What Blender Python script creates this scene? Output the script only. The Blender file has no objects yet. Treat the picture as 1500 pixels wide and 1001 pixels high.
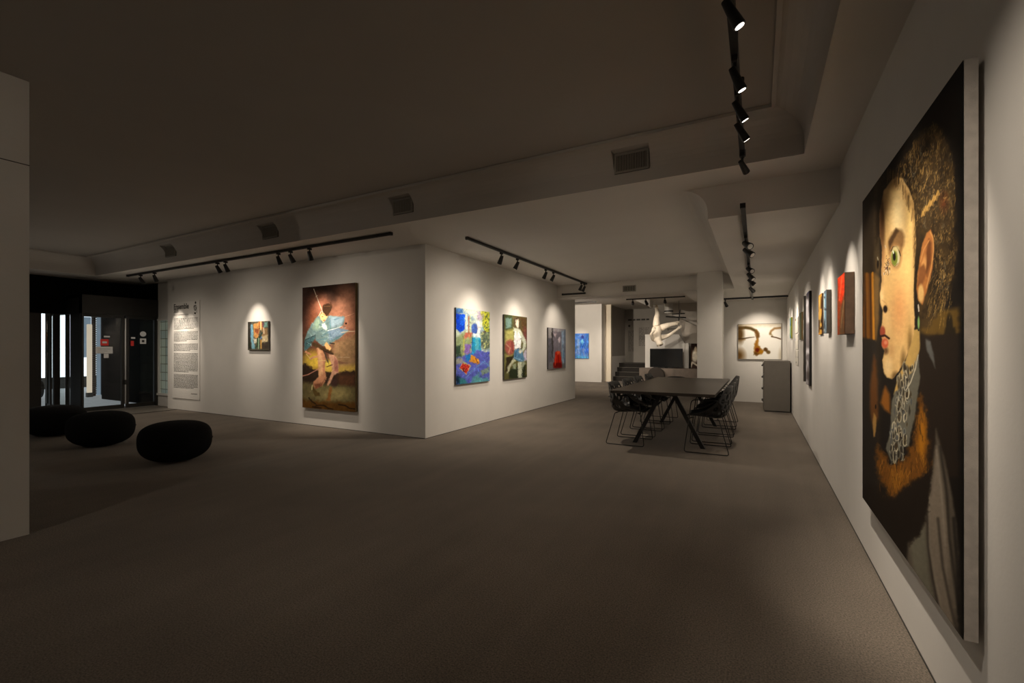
import bpy, bmesh, math, random
import numpy as np
from mathutils import Vector, Matrix
PI = math.pi
D = bpy.data
COL = bpy.context.scene.collection
H = 1.28                      # eye height
F = 667.0                     # focal length in pixels of a 1500 px wide frame
CX, CY = 750.0, 512.0
TH = math.atan(360.0/667.0)   # camera turned left of +Y
CT, ST = math.cos(TH), math.sin(TH)

# ------------------------------------------------------------------ camera maths (plane intersections of sight lines)
def ray(px, py):
    u = (px-CX)/F; v = (CY-py)/F
    return Vector((-ST+CT*u, CT+ST*u, v))
def onX(px, py, X):
    r = ray(px, py); d = X/r.x
    return Vector((X, r.y*d, H+r.z*d))
def onY(px, py, Y):
    r = ray(px, py); d = Y/r.y
    return Vector((r.x*d, Y, H+r.z*d))
def onZ(px, py, Z):
    r = ray(px, py); d = (Z-H)/r.z
    return Vector((r.x*d, r.y*d, Z))
def proj(P):
    x, y, z = P[..., 0], P[..., 1], P[..., 2]
    d = -ST*x+CT*y; rr = CT*x+ST*y
    return CX+F*rr/d, CY-F*(z-H)/d

# ------------------------------------------------------------------ materials
def lin(c):
    return tuple((v/12.92 if v <= .04045 else ((v+.055)/1.055)**2.4) for v in c)
def mat(name, col, rough=.6, metal=0, noise=0, nscale=40, bump=0, bscale=200, spec=.5, emis=None, estr=0, alpha=None, trans=0):
    m = D.materials.new(name); m.use_nodes = True
    nt = m.node_tree; b = nt.nodes['Principled BSDF']
    b.inputs['Base Color'].default_value = (*col, 1)
    b.inputs['Roughness'].default_value = rough
    b.inputs['Metallic'].default_value = metal
    b.inputs['Specular IOR Level'].default_value = spec
    if trans: b.inputs['Transmission Weight'].default_value = trans
    tc = nt.nodes.new('ShaderNodeTexCoord')
    if noise:
        n = nt.nodes.new('ShaderNodeTexNoise'); n.inputs['Scale'].default_value = nscale; n.inputs['Detail'].default_value = 4
        nt.links.new(tc.outputs['Object'], n.inputs['Vector'])
        r = nt.nodes.new('ShaderNodeMapRange')
        r.inputs[1].default_value = .3; r.inputs[2].default_value = .7
        r.inputs[3].default_value = 1-noise; r.inputs[4].default_value = 1+noise
        nt.links.new(n.outputs['Fac'], r.inputs[0])
        mx = nt.nodes.new('ShaderNodeVectorMath'); mx.operation = 'SCALE'
        mx.inputs[0].default_value = col
        nt.links.new(r.outputs[0], mx.inputs['Scale'])
        nt.links.new(mx.outputs[0], b.inputs['Base Color'])
    if bump:
        n = nt.nodes.new('ShaderNodeTexNoise'); n.inputs['Scale'].default_value = bscale; n.inputs['Detail'].default_value = 3
        nt.links.new(tc.outputs['Object'], n.inputs['Vector'])
        bp = nt.nodes.new('ShaderNodeBump'); bp.inputs['Strength'].default_value = bump; bp.inputs['Distance'].default_value = .01
        nt.links.new(n.outputs['Fac'], bp.inputs['Height']); nt.links.new(bp.outputs[0], b.inputs['Normal'])
    if emis:
        b.inputs['Emission Color'].default_value = (*emis, 1); b.inputs['Emission Strength'].default_value = estr
    return m
M = {}
M['wall'] = mat('wall_paint', (.72, .70, .665), .85, noise=.02, nscale=3, bump=.05, bscale=60, spec=.2)
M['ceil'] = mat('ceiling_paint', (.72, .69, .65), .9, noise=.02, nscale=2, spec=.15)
M['ceil_tray'] = mat('ceiling_paint_darkened', (.42, .395, .365), .9, noise=.02, nscale=2, spec=.15)  # same paint as the soffits, darkened to imitate vignetting and dim light
M['trim'] = mat('shadow_gap', (.05, .045, .04), .9)
M['black'] = mat('black_metal', (.012, .012, .012), .45, noise=.1, nscale=30)
M['frame'] = mat('black_door_frame', (.022, .02, .018), .4, noise=.15, nscale=8)
M['fascia'] = mat('black_fascia', (.008, .008, .008), .8, noise=.2, nscale=3, spec=.03)
M['shell'] = mat('black_plastic', (.018, .019, .02), .42, noise=.15, nscale=30)
M['pad'] = mat('charcoal_cushion', (.02, .02, .02), .9, noise=.25, nscale=200, bump=.3, bscale=500)
M['pouf'] = mat('black_wool', (.010, .010, .011), .95, noise=.3, nscale=120, bump=.6, bscale=160, spec=.1)
M['grey'] = mat('cabinet_grey', (.16, .145, .125), .5, noise=.05, nscale=10)
M['darkgrey'] = mat('dark_grey', (.05, .047, .043), .5, noise=.05)
M['canvas_side'] = mat('raw_canvas', (.62, .57, .52), .9, noise=.12, nscale=25, bump=.2, bscale=400)
M['wood_side'] = mat('brown_box_side', (.13, .075, .045), .55, noise=.3, nscale=14)
M['ochre_side'] = mat('ochre_edge', (.16, .10, .03), .6, noise=.15, nscale=10)
M['grey_side'] = mat('grey_edge', (.22, .20, .18), .7, noise=.1, nscale=20)
M['yellow_side'] = mat('yellow_green_edge', (.38, .36, .02), .6, noise=.1, nscale=20)
M['white'] = mat('white_board', (.78, .76, .72), .6, noise=.02, nscale=20)
M['ink'] = mat('ink', (.04, .035, .03), .7)
M['plaster'] = mat('plaster', (.78, .70, .58), .75, noise=.12, nscale=9, bump=.3, bscale=30)
M['screen'] = mat('tv_screen', (.012, .013, .014), .12, noise=.1, nscale=2)
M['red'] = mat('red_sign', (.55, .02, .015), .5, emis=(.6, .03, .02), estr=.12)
M['stone'] = mat('plinth_stone', (.21, .17, .14), .6, noise=.22, nscale=3.5)
M['vent'] = mat('vent_metal', (.30, .285, .25), .5, noise=.05)
M['dark'] = mat('dark_void', (.004, .004, .004), .9, noise=.1)
M['steel'] = mat('steel', (.5, .5, .52), .3, metal=1, noise=.05)
M['lens'] = mat('lamp_lens', (.9, .9, .85), .3, emis=(1, .93, .82), estr=5, noise=.02)
M['lens_dim'] = mat('lamp_lens_far', (.9, .9, .85), .3, emis=(1, .93, .82), estr=2.0, noise=.02)
M['street'] = mat('street_facade', (.75, .76, .78), .8, noise=.15, nscale=1.2, emis=(.8, .86, .95), estr=2.0)  # this and the next street materials glow in place of daylight
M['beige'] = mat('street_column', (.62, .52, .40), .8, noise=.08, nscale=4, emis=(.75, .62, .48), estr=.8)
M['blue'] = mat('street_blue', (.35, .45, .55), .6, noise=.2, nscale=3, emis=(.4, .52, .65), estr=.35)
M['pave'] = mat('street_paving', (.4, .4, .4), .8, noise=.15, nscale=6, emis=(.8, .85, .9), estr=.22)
M['street_dark'] = mat('street_dark', (.012, .012, .011), .8, noise=.3, nscale=2, spec=.03)
M['brick'] = mat('street_blind', (.12, .085, .07), .8, noise=.2, nscale=4, spec=.1)

def carpet():
    m = D.materials.new('carpet'); m.use_nodes = True; nt = m.node_tree; b = nt.nodes['Principled BSDF']
    tc = nt.nodes.new('ShaderNodeTexCoord')
    b.inputs['Roughness'].default_value = .97; b.inputs['Specular IOR Level'].default_value = .1
    b.inputs['Sheen Weight'].default_value = .15
    a = nt.nodes.new('ShaderNodeTexNoise'); a.inputs['Scale'].default_value = 130; a.inputs['Detail'].default_value = 5; a.inputs['Roughness'].default_value = .75
    c = nt.nodes.new('ShaderNodeTexNoise'); c.inputs['Scale'].default_value = 1.1; c.inputs['Detail'].default_value = 4
    w = nt.nodes.new('ShaderNodeTexNoise'); w.inputs['Scale'].default_value = 1; w.inputs['Detail'].default_value = 2
    mp = nt.nodes.new('ShaderNodeMapping'); mp.inputs['Scale'].default_value = (6.5, .35, 1)
    nt.links.new(tc.outputs['Object'], mp.inputs[0]); nt.links.new(mp.outputs[0], w.inputs['Vector'])
    nt.links.new(tc.outputs['Object'], a.inputs['Vector']); nt.links.new(tc.outputs['Object'], c.inputs['Vector'])
    def mr(src, lo, hi, f0=.3, f1=.7):
        r = nt.nodes.new('ShaderNodeMapRange'); r.inputs[1].default_value = f0; r.inputs[2].default_value = f1
        r.inputs[3].default_value = lo; r.inputs[4].default_value = hi; nt.links.new(src, r.inputs[0]); return r.outputs[0]
    def mul(x, y):
        n = nt.nodes.new('ShaderNodeMath'); n.operation = 'MULTIPLY'; nt.links.new(x, n.inputs[0]); nt.links.new(y, n.inputs[1]); return n.outputs[0]
    k = mul(mul(mr(a.outputs['Fac'], .25, 1.9), mr(c.outputs['Fac'], .85, 1.15)), mr(w.outputs['Fac'], .94, 1.06))
    s = nt.nodes.new('ShaderNodeVectorMath'); s.operation = 'SCALE'; s.inputs[0].default_value = (.150, .125, .100)
    nt.links.new(k, s.inputs['Scale']); nt.links.new(s.outputs[0], b.inputs['Base Color'])
    bp = nt.nodes.new('ShaderNodeBump'); bp.inputs['Strength'].default_value = .6; bp.inputs['Distance'].default_value = .006
    nt.links.new(a.outputs['Fac'], bp.inputs['Height']); nt.links.new(bp.outputs[0], b.inputs['Normal'])
    return m
M['carpet'] = carpet()

def tabletop_mat():
    m = mat('dark_stained_oak', (.045, .036, .028), .38, noise=.12, nscale=4)
    nt = m.node_tree; b = nt.nodes['Principled BSDF']
    n = [x for x in nt.nodes if x.type == 'TEX_NOISE'][0]
    tc = [x for x in nt.nodes if x.type == 'TEX_COORD'][0]
    mp = nt.nodes.new('ShaderNodeMapping'); mp.inputs['Scale'].default_value = (14, .8, 1)
    nt.links.new(tc.outputs['Object'], mp.inputs[0]); nt.links.new(mp.outputs[0], n.inputs['Vector'])
    return m
M['table'] = tabletop_mat()

def paint_mat():
    m = D.materials.new('oil_paint'); m.use_nodes = True; nt = m.node_tree; b = nt.nodes['Principled BSDF']
    a = nt.nodes.new('ShaderNodeAttribute'); a.attribute_name = 'paint'
    nt.links.new(a.outputs['Color'], b.inputs['Base Color'])
    b.inputs['Roughness'].default_value = .6; b.inputs['Specular IOR Level'].default_value = .08
    return m
M['paint'] = paint_mat()
def glass_mat():
    m = D.materials.new('pane_glass'); m.use_nodes = True; nt = m.node_tree
    nt.nodes.remove(nt.nodes['Principled BSDF'])
    out = [n for n in nt.nodes if n.type == 'OUTPUT_MATERIAL'][0]
    t = nt.nodes.new('ShaderNodeBsdfTransparent'); t.inputs[0].default_value = (.80, .84, .82, 1)
    g = nt.nodes.new('ShaderNodeBsdfGlossy'); g.inputs['Roughness'].default_value = .03
    mx = nt.nodes.new('ShaderNodeMixShader')
    mx.inputs[0].default_value = .035; nt.links.new(t.outputs[0], mx.inputs[1]); nt.links.new(g.outputs[0], mx.inputs[2])
    nt.links.new(mx.outputs[0], out.inputs[0])
    return m
M['glass'] = glass_mat()
def brickglass():
    m = mat('glass_block', (.30, .33, .26), .25, noise=.2, nscale=5, emis=(.42, .47, .38), estr=.16)
    nt = m.node_tree; b = nt.nodes['Principled BSDF']
    tc = [x for x in nt.nodes if x.type == 'TEX_COORD'][0]
    br = nt.nodes.new('ShaderNodeTexBrick'); br.offset = 0; br.inputs['Scale'].default_value = 1
    br.inputs['Brick Width'].default_value = .19; br.inputs['Row Height'].default_value = .19; br.inputs['Mortar Size'].default_value = .008
    br.inputs['Color1'].default_value = (.36, .42, .33, 1); br.inputs['Color2'].default_value = (.24, .30, .27, 1); br.inputs['Mortar'].default_value = (.10, .10, .07, 1)
    sx = nt.nodes.new('ShaderNodeSeparateXYZ'); cx = nt.nodes.new('ShaderNodeCombineXYZ')
    nt.links.new(tc.outputs['Object'], sx.inputs[0]); nt.links.new(sx.outputs['X'], cx.inputs['X']); nt.links.new(sx.outputs['Z'], cx.inputs['Y'])
    nt.links.new(cx.outputs[0], br.inputs['Vector']); nt.links.new(br.outputs['Color'], b.inputs['Base Color']); nt.links.new(br.outputs['Color'], b.inputs['Emission Color'])
    return m
M['glassblock'] = brickglass()

# ------------------------------------------------------------------ mesh helpers
class MB:
    def __init__(s): s.bm = bmesh.new()
    def quad(s, a, b, c, d):
        s.bm.faces.new([s.bm.verts.new(p) for p in (a, b, c, d)]); return s
    def poly(s, pts):
        s.bm.faces.new([s.bm.verts.new(p) for p in pts]); return s
    def box(s, x0, x1, y0, y1, z0, z1, bev=0):
        g = bmesh.ops.create_cube(s.bm, size=1)
        for v in g['verts']:
            v.co = Vector(((x0+x1)/2+v.co.x*(x1-x0), (y0+y1)/2+v.co.y*(y1-y0), (z0+z1)/2+v.co.z*(z1-z0)))
        if bev:
            es = list({e for v in g['verts'] for e in v.link_edges})
            bmesh.ops.bevel(s.bm, geom=es, offset=bev, segments=2, affect='EDGES', profile=.5)
        return s
    def prism(s, pts, dvec, smooth=False):      # closed polygon extruded along dvec
        dvec = Vector(dvec)
        a = [s.bm.verts.new(p) for p in pts]; b = [s.bm.verts.new(Vector(p)+dvec) for p in pts]
        n = len(pts)
        s.bm.faces.new(a); s.bm.faces.new(b[::-1])
        for i in range(n): s.bm.faces.new([a[i], b[i], b[(i+1) % n], a[(i+1) % n]])
        return s
    def tube(s, pts, r, seg=10, closed=False, caps=True):
        pts = [Vector(p) for p in pts]; n = len(pts); rings = []
        rad = r if isinstance(r, (list, tuple)) else [r]*n
        t0 = (pts[1]-pts[0]).normalized()
        up = Vector((0, 0, 1)) if abs(t0.z) < .9 else Vector((1, 0, 0))
        nx = t0.cross(up).normalized()
        for i, p in enumerate(pts):
            if closed: t = (pts[(i+1) % n]-pts[i-1]).normalized()
            else: t = ((pts[min(i+1, n-1)]-p).normalized()+(p-pts[max(i-1, 0)]).normalized())
            t = t.normalized() if t.length > 1e-9 else t0
            nx = (nx-t*nx.dot(t)).normalized(); ny = t.cross(nx)
            rings.append([s.bm.verts.new(p+(nx*math.cos(a)+ny*math.sin(a))*rad[i]) for a in [2*PI*k/seg for k in range(seg)]])
        m = n if closed else n-1
        for i in range(m):
            A, B = rings[i], rings[(i+1) % n]
            for k in range(seg): s.bm.faces.new([A[k], A[(k+1) % seg], B[(k+1) % seg], B[k]])
        if caps and not closed: s.bm.faces.new(rings[0][::-1]); s.bm.faces.new(rings[-1])
        return s
    def build(s, name, m, parent=None, smooth=False, loc=None):
        bmesh.ops.recalc_face_normals(s.bm, faces=s.bm.faces)
        me = D.meshes.new(name); s.bm.to_mesh(me); s.bm.free()
        if smooth:
            for p in me.polygons: p.use_smooth = True
            try: me.set_sharp_from_angle(angle=math.radians(38))
            except Exception: pass
        me.materials.append(m)
        o = D.objects.new(name, me); COL.objects.link(o)
        if loc: o.location = loc
        if parent: o.parent = parent
        return o
def fillet(pts, r, seg=5):
    out = [Vector(pts[0])]
    for i in range(1, len(pts)-1):
        p = Vector(pts[i]); a = Vector(pts[i-1])-p; b = Vector(pts[i+1])-p
        q = min(r, a.length*.45, b.length*.45); A = p+a.normalized()*q; B = p+b.normalized()*q
        for k in range(seg+1):
            t = k/seg; out.append(A*(1-t)**2+p*2*t*(1-t)+B*t*t)
    out.append(Vector(pts[-1])); return out
def tag(o, label, cat, group=None):
    o['label'] = label; o['category'] = cat
    if group: o['group'] = group
    return o
def thing(name, label, cat, loc=(0, 0, 0), rz=0, group=None):
    o = D.objects.new(name, None); COL.objects.link(o); o.location = loc; o.rotation_euler = (0, 0, rz); o.empty_display_size = .1
    return tag(o, label, cat, group)
def struct(name, mb, m, parent=None, smooth=False):
    o = mb.build(name, m, parent, smooth)
    if not parent: o['kind'] = 'structure'
    return o
def dup(root, loc, rz, label, group=None):
    r = root.copy(); COL.objects.link(r); r.location = loc; r.rotation_euler = (0, 0, rz); r['label'] = label
    if group: r['group'] = group
    for ch in list(root.children):
        c = ch.copy(); COL.objects.link(c); c.parent = r
        for g in ch.children:
            e = g.copy(); COL.objects.link(e); e.parent = c
    return r

# ------------------------------------------------------------------ dimensions of the place
Z1, Z2, Z0, Z3 = 2.79, 3.13, 2.495, 3.05   # soffit, tray, low soffit, rear hall
XC = .600                                   # right wall
YA, XB, XA0, YB1 = 5.134, -4.178, -11.24, 11.19
XD = -12.05                                 # vestibule front
XF = -12.85                                 # facade
YV0, YV1 = 3.98, 5.31
YBK = 12.5; XBK = -1.10
TX0, TX1, TY0, TY1 = -11.95, .315, -4.0, 4.16     # tray opening
SX, SY = -.41, 4.60                              # low soffit corner
R = .21; RS = .24

# ------------------------------------------------------------------ floor, walls
f = MB().quad((-12.05, -4.5, 0), (.62, -4.5, 0), (.62, 20.3, 0), (-12.05, 20.3, 0)); struct('floor', f, M['carpet'])
f = MB().box(-12.05, -10.85, 3.0, 5.134, 0, .006); struct('trim_entrance_mat', f, mat('entrance_mat', (.17, .15, .125), .9, noise=.2, nscale=90))
f = MB().box(-10.86, -10.83, 3.0, 5.134, 0, .009); struct('trim_threshold', f, M['trim'])
struct('wall_right', MB().box(XC, XC+.2, -4.5, YBK, 0, Z1+.02), M['wall'])
struct('wall_back', MB().box(XBK, XC, YBK, YBK+.15, 0, Z1), M['wall'])
struct('wall_block', MB().box(XA0, XB, YA, YB1, 0, Z1+.01), M['wall'])
struct('baseboard_block', MB().box(XA0, XB+.002, YA-.002, YB1, 0, .008), M['trim'])
struct('baseboard_right', MB().box(XC-.003, XC, -4, YBK, 0, .008), M['trim'])
cb = onZ(43, 783, 0)
cx, cyy = cb.x, cb.y
co = MB().box(cx-1.6, cx, cyy-2.6, cyy, 0, Z2); struct('wall_column_near', co, M['wall'])
struct('trim_column_joint', MB().box(cx-.5, cx+.002, cyy-2.6, cyy+.001, onX(20, 237, cx).z-.003, onX(20, 237, cx).z+.003), M['trim'])
struct('wall_column_rear', MB().box(-1.05, -.60, 9.62, 10.05, 0, Z1), M['wall'])
# black facade with fascia
struct('wall_facade', MB().box(XF-.15, XF, -4.5, 5.31, 2.02, Z1).box(XF-.15, XF, -4.5, 1.9, 0, 2.02), M['fascia'])
struct('wall_facade_side', MB().box(-14.9, XD, YV1, YV1+.12, 0, Z1), M['fascia'])
# strip with glass-block window
struct('wall_strip', MB().box(XD, XA0, YV1, YV1+.15, 0, .26).box(XD, XA0, YV1, YV1+.15, 1.96, Z1), M['wall'])
wst = MB().box(XD, XA0, YV1+.03, YV1+.1, .27, 1.95); wo = struct('window_1', wst, M['glassblock'])
wf = MB().box(XD, XA0, YV1-.03, YV1+.06, .24, .285).box(XD, XA0, YV1-.02, YV1+.06, 1.93, 1.97).box(XD, XD+.04, YV1-.01, YV1+.06, .27, 1.95)
wf.build('window_frame', M['white'], wo)

# ------------------------------------------------------------------ ceiling: tray with coved sides
prof = [(0, Z1), (0, Z2-.015-R)]
for k in range(1, 9):
    a = PI/2*k/8; prof.append((R-R*math.cos(a), Z2-.015-R+R*math.sin(a)))
prof.append((R, Z2))
vents = []
for pa, pb in ((899, 953), (576, 607), (385, 409), (243, 259)):
    vents.append((onY(pa, 300, TY1).x, onY(pb, 300, TY1).x, 0))
VZ = 3.085      # top of the niches cut into the cove
cv = MB()
def cove_far(xa, xb):
    for i in range(len(prof)-1):
        (o0, z0), (o1, z1) = prof[i], prof[i+1]
        def xx(x, o):
            if abs(x-TX0) < 1e-6: return x+o
            if abs(x-TX1) < 1e-6: return x-o
            return x
        cv.quad((xx(xa, o0), TY1-o0, z0), (xx(xb, o0), TY1-o0, z0), (xx(xb, o1), TY1-o1, z1), (xx(xa, o1), TY1-o1, z1))
cuts = sorted(vents); last = TX0
for a, b, zc in cuts: cove_far(last, a); last = b
cove_far(last, TX1)
for i in range(len(prof)-1):
    (o0, z0), (o1, z1) = prof[i], prof[i+1]
    cv.quad((TX0+o0, TY0, z0), (TX0+o0, TY1-o0, z0), (TX0+o1, TY1-o1, z1), (TX0+o1, TY0, z1))
    cv.quad((TX1-o0, TY0, z0), (TX1-o0, TY1-o0, z0), (TX1-o1, TY1-o1, z1), (TX1-o1, TY0, z1))
for a, b, zc in vents:
    cv.quad((a, TY1, Z1), (b, TY1, Z1), (b, TY1, VZ), (a, TY1, VZ))
    low = [q for q in prof[1:] if q[1] < VZ-.004]; hi = [q for q in prof[1:] if q[1] >= VZ-.004]
    tt = (VZ-low[-1][1])/(hi[0][1]-low[-1][1]); ov = low[-1][0]+(hi[0][0]-low[-1][0])*tt; hi = [(ov, VZ)]+hi
    for (o0, z0), (o1, z1) in zip(hi[:-1], hi[1:]): cv.quad((a, TY1-o0, z0), (b, TY1-o0, z0), (b, TY1-o1, z1), (a, TY1-o1, z1))
    cv.quad((a, TY1-ov, VZ), (b, TY1-ov, VZ), (b, TY1, VZ), (a, TY1, VZ))
    for x in (a, b): cv.poly([(x, TY1, VZ)]+[(x, TY1-o, z) for o, z in low]+[(x, TY1-ov, VZ)])
M['cove'] = mat('ceiling_paint_half_darkened', (.56, .53, .495), .9, noise=.02, nscale=2, spec=.15)  # same ceiling paint again, dimness put in as a middle tone
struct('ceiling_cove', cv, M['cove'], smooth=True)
# thin bead along the top of the cove
bd = MB()
bd.box(TX0+R-.01, TX1-R+.01, TY1-R-.015, TY1-R+.012, Z2-.028, Z2-.002)
bd.box(TX0+R-.012, TX0+R+.015, TY0, TY1-R-.015, Z2-.028, Z2-.002).box(TX1-R-.015, TX1-R+.012, TY0, TY1-R, Z2-.028, Z2-.002)
struct('trim_cove_bead', bd, M['cove'])
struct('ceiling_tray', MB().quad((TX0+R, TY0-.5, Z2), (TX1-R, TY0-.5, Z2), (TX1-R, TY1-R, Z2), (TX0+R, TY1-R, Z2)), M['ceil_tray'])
ce = MB()
ce.quad((XF, -4.5, Z1), (TX0, -4.5, Z1), (TX0, TY1, Z1), (XF, TY1, Z1))
ce.quad((TX1, -4.5, Z1), (XC, -4.5, Z1), (XC, TY1, Z1), (TX1, TY1, Z1))
ce.quad((XF, TY1, Z1), (XC, TY1, Z1), (XC, SY, Z1), (XF, SY, Z1))
ce.quad((XF, SY, Z1), (SX-RS, SY, Z1), (SX-RS, YV1+.1, Z1), (XF, YV1+.1, Z1))
ce.quad((XB-.05, YV1+.1, Z1), (SX-RS, YV1+.1, Z1), (SX-RS, 10.0, Z1), (XB-.05, 10.0, Z1))
struct('ceiling_soffit', ce, M['ceil'])
ls = MB()   # low soffit on the right with its coved left side
prof2 = [(SX, Z0), (SX, Z1-RS)]+[(SX-RS+RS*math.cos(PI/2*k/8), Z1-RS+RS*math.sin(PI/2*k/8)) for k in range(1, 9)]
for i in range(len(prof2)-1):
    (a0, z0), (a1, z1) = prof2[i], prof2[i+1]
    ls.quad((a0, SY, z0), (a0, 10.0, z0), (a1, 10.0, z1), (a1, SY, z1))
ls.poly([(x, SY, z) for x, z in prof2]+[(XC, SY, Z1), (XC, SY, Z0)])
ls.quad((SX, SY, Z0), (XC, SY, Z0), (XC, YBK, Z0), (SX, YBK, Z0))
ls.quad((XBK-.3, 10.0, Z0), (SX, 10.0, Z0), (SX, YBK, Z0), (XBK-.3, YBK, Z0))
struct('ceiling_low', ls, M['ceil'], smooth=True)
struct('ceiling_beam', MB().box(XB-.02, SX, 9.98, 10.35, Z0-.02, Z1), M['ceil'])
struct('trim_beam', MB().box(XB, -1.05, 9.965, 9.98, Z1-.05, Z1-.03).box(XB, -1.05, 9.965, 9.98, Z0-.02, Z0), M['ceil'])
# rear hall
struct('ceiling_hall', MB().quad((-12, 10.3, Z3), (XBK, 10.3, Z3), (XBK, 20.3, Z3), (-12, 20.3, Z3)).quad((XBK, 10.35, Z3), (XBK, 10.35, Z0), (XBK, YBK, Z0), (XBK, YBK, Z3)), M['ceil'])
struct('wall_hall_left', MB().box(-9, -5.33, 17.2, 17.7, 0, Z3), M['wall'])
struct('wall_hall_jamb', MB().box(-5.9, -5.11, 17.7, 17.85, 0, Z3), mat('cream_wall', (.82, .74, .60), .8, noise=.02))
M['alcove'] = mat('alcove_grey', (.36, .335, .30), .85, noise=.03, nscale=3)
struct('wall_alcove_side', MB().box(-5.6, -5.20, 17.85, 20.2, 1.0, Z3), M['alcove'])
struct('wall_alcove_lower', MB().box(-5.6, -5.19, 17.85, 20.2, 0, 1.0), M['wall'])  # lower part of the side wall in the lighter wall colour
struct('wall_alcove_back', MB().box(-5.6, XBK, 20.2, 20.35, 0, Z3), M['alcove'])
struct('wall_hall_right', MB().box(XBK, XBK+.15, YBK, 20.3, 0, Z3), M['wall'])
struct('wall_hall_far_left', MB().box(-9.1, -9.0, 11.19, 17.2, 0, Z3), M['wall'])
# landing and steps
st = MB()
for i in range(4):
    y0 = 18.26+i*.30
    st.box(-5.18, -3.975, y0, 20.19, i*.177, (i+1)*.177)
sto = st.build('staircase', mat('stair_carpet', (.02, .017, .014), .9, noise=.15, nscale=60)); tag(sto, 'four dark grey carpeted steps leading up into the rear alcove', 'stairs')
for i in range(4):
    y0 = 18.26+i*.30
    MB().box(-5.18, -3.975, y0-.012, y0+.05, (i+1)*.177-.004, (i+1)*.177+.006).build('nosing', M['grey'], sto)
struct('floor_landing', MB().box(-3.97, XBK, 18.35, 20.2, 0, .55), M['darkgrey'])
pl = MB().box(-3.96, -1.12, 17.5, 18.08, 0, .572, .006).build('plinth', M['stone']); tag(pl, 'long brown stone plinth beside the steps carrying the television', 'plinth')
# white partition behind the television, sloping on its right
q = [onY(945, 559, 18.1), onY(945, 490, 18.1), onY(994.5, 490, 18.1), onY(1003, 503, 18.1), onY(1003, 559, 18.1)]
struct('wall_partition', MB().prism(q, (0, .2, 0)), M['wall'])
struct('wall_partition_edge', MB().prism([onY(1003, 503, 18.15), onY(1008.7, 503, 18.15), onY(1008.7, 540, 18.15), onY(1003, 540, 18.15)], (0, .2, 0)), M['wall'])
# balcony wall and sloping stair soffit
q = [onY(985, 432, 18.6), onY(1040, 430, 18.6), onY(1040, 487, 18.6), onY(994, 465, 18.6), onY(985, 462, 18.6)]
struct('wall_balcony', MB().prism(q, (0, .15, 0)), mat('balcony_paint', (.66, .62, .56), .85, noise=.03))
q = [onY(994, 466, 18.4), onY(1040, 487, 18.4), onY(1040, 504, 18.4), onY(1003, 503, 18.4), onY(997, 484, 18.4)]
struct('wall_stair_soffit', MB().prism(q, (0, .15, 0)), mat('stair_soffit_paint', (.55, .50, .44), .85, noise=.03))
q = [onY(928, 439, 16.5), onY(952, 439, 16.5), onY(952, 449.5, 16.5)]
struct('ceiling_slope', MB().prism(q, (0, .6, .0)), M['white'])
q = [onY(951, 437, 18.7), onY(985, 437, 18.7), onY(985, 466, 18.7), onY(965, 452, 18.7), onY(951, 451, 18.7)]
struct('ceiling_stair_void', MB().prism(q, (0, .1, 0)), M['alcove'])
c0 = onY(979.5, 437, 18.2); c1 = onY(979.5, 459, 18.2)
du = MB().tube([(c0.x, 18.2, c1.z), (c0.x, 18.2, c0.z)], .155, 24).build('ventilation_duct', M['white'], smooth=True)
tag(du, 'short white round duct hanging from the ceiling behind the sculpture', 'duct')
for zz in (.12, .93):
    z = c1.z+(c0.z-c1.z)*zz; MB().tube([(c0.x, 18.2, z-.025), (c0.x, 18.2, z+.025)], .165, 24).build('bracket', M['black'], du)

# ------------------------------------------------------------------ vestibule (door set)
YP = [onX(px, 550, XD).y for px in (122, 159, 181.5, 190.5, 228)]
dr = MB()
P0, P1 = .0, 2.02
dr.box(XD-.12, XD, YV0, YP[0], 0, 2.40)                       # broad corner post
dr.box(XD-.14, XD+.01, YV0, YV1, 2.02, 2.40)                   # header box
dr.box(XD-.12, XD, YP[4], YV1, 0, 2.02)
dr.box(XD-.8, XD-.10, YV0, YV1, 2.34, 2.40)
vf = struct('door_1', dr, M['frame'])
def leaf(parent, ya, yb, x, nm='door_leaf'):
    o = MB().box(x-.04, x, ya, ya+.05, .01, 2.02).box(x-.04, x, yb-.05, yb, .01, 2.02).box(x-.04, x, ya+.05, yb-.05, .01, .09).box(x-.04, x, ya+.05, yb-.05, 1.95, 2.02).build(nm, M['frame'], parent)
    MB().quad((x-.02, ya+.05, .09), (x-.02, yb-.05, .09), (x-.02, yb-.05, 1.95), (x-.02, ya+.05, 1.95)).build('glass_pane', M['glass'], o)
    return o
leaf(vf, YP[0]-.03, YP[2]+.02, XD-.03)
l2 = leaf(vf, YP[2]+.05, YP[4]+.04, XD-.03)
MB().box(XD-.03, XD-.012, YP[2]+.02, YP[2]+.045, .1, 1.95).build('edge_strip', M['steel'], vf)
MB().box(XD-.02, XD+.03, YP[2]+.0, YP[2]+.07, .52, .62, .006).build('door_lock', M['black'], vf)
# side return of the vestibule
sr = MB()
for xa, xb in ((XD-.57, XD-.12), (XF-.02, XF), (XF-1.1, XF-1.0)): sr.box(xa, xb, YV0, YV0+.07, 0, 2.02)
sr.box(XF-1.1, XD-.12, YV0, YV0+.07, 2.02, 2.40).box(XF-1.1, XD-.12, YV0, YV0+.07, 0, .08)
s2 = struct('door_2', sr, M['frame'])
MB().quad((XF-1.0, YV0+.02, .08), (XD-.57, YV0+.02, .08), (XD-.57, YV0+.02, 2.02), (XF-1.0, YV0+.02, 2.02)).build('glass_pane', M['glass'], s2)
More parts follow.
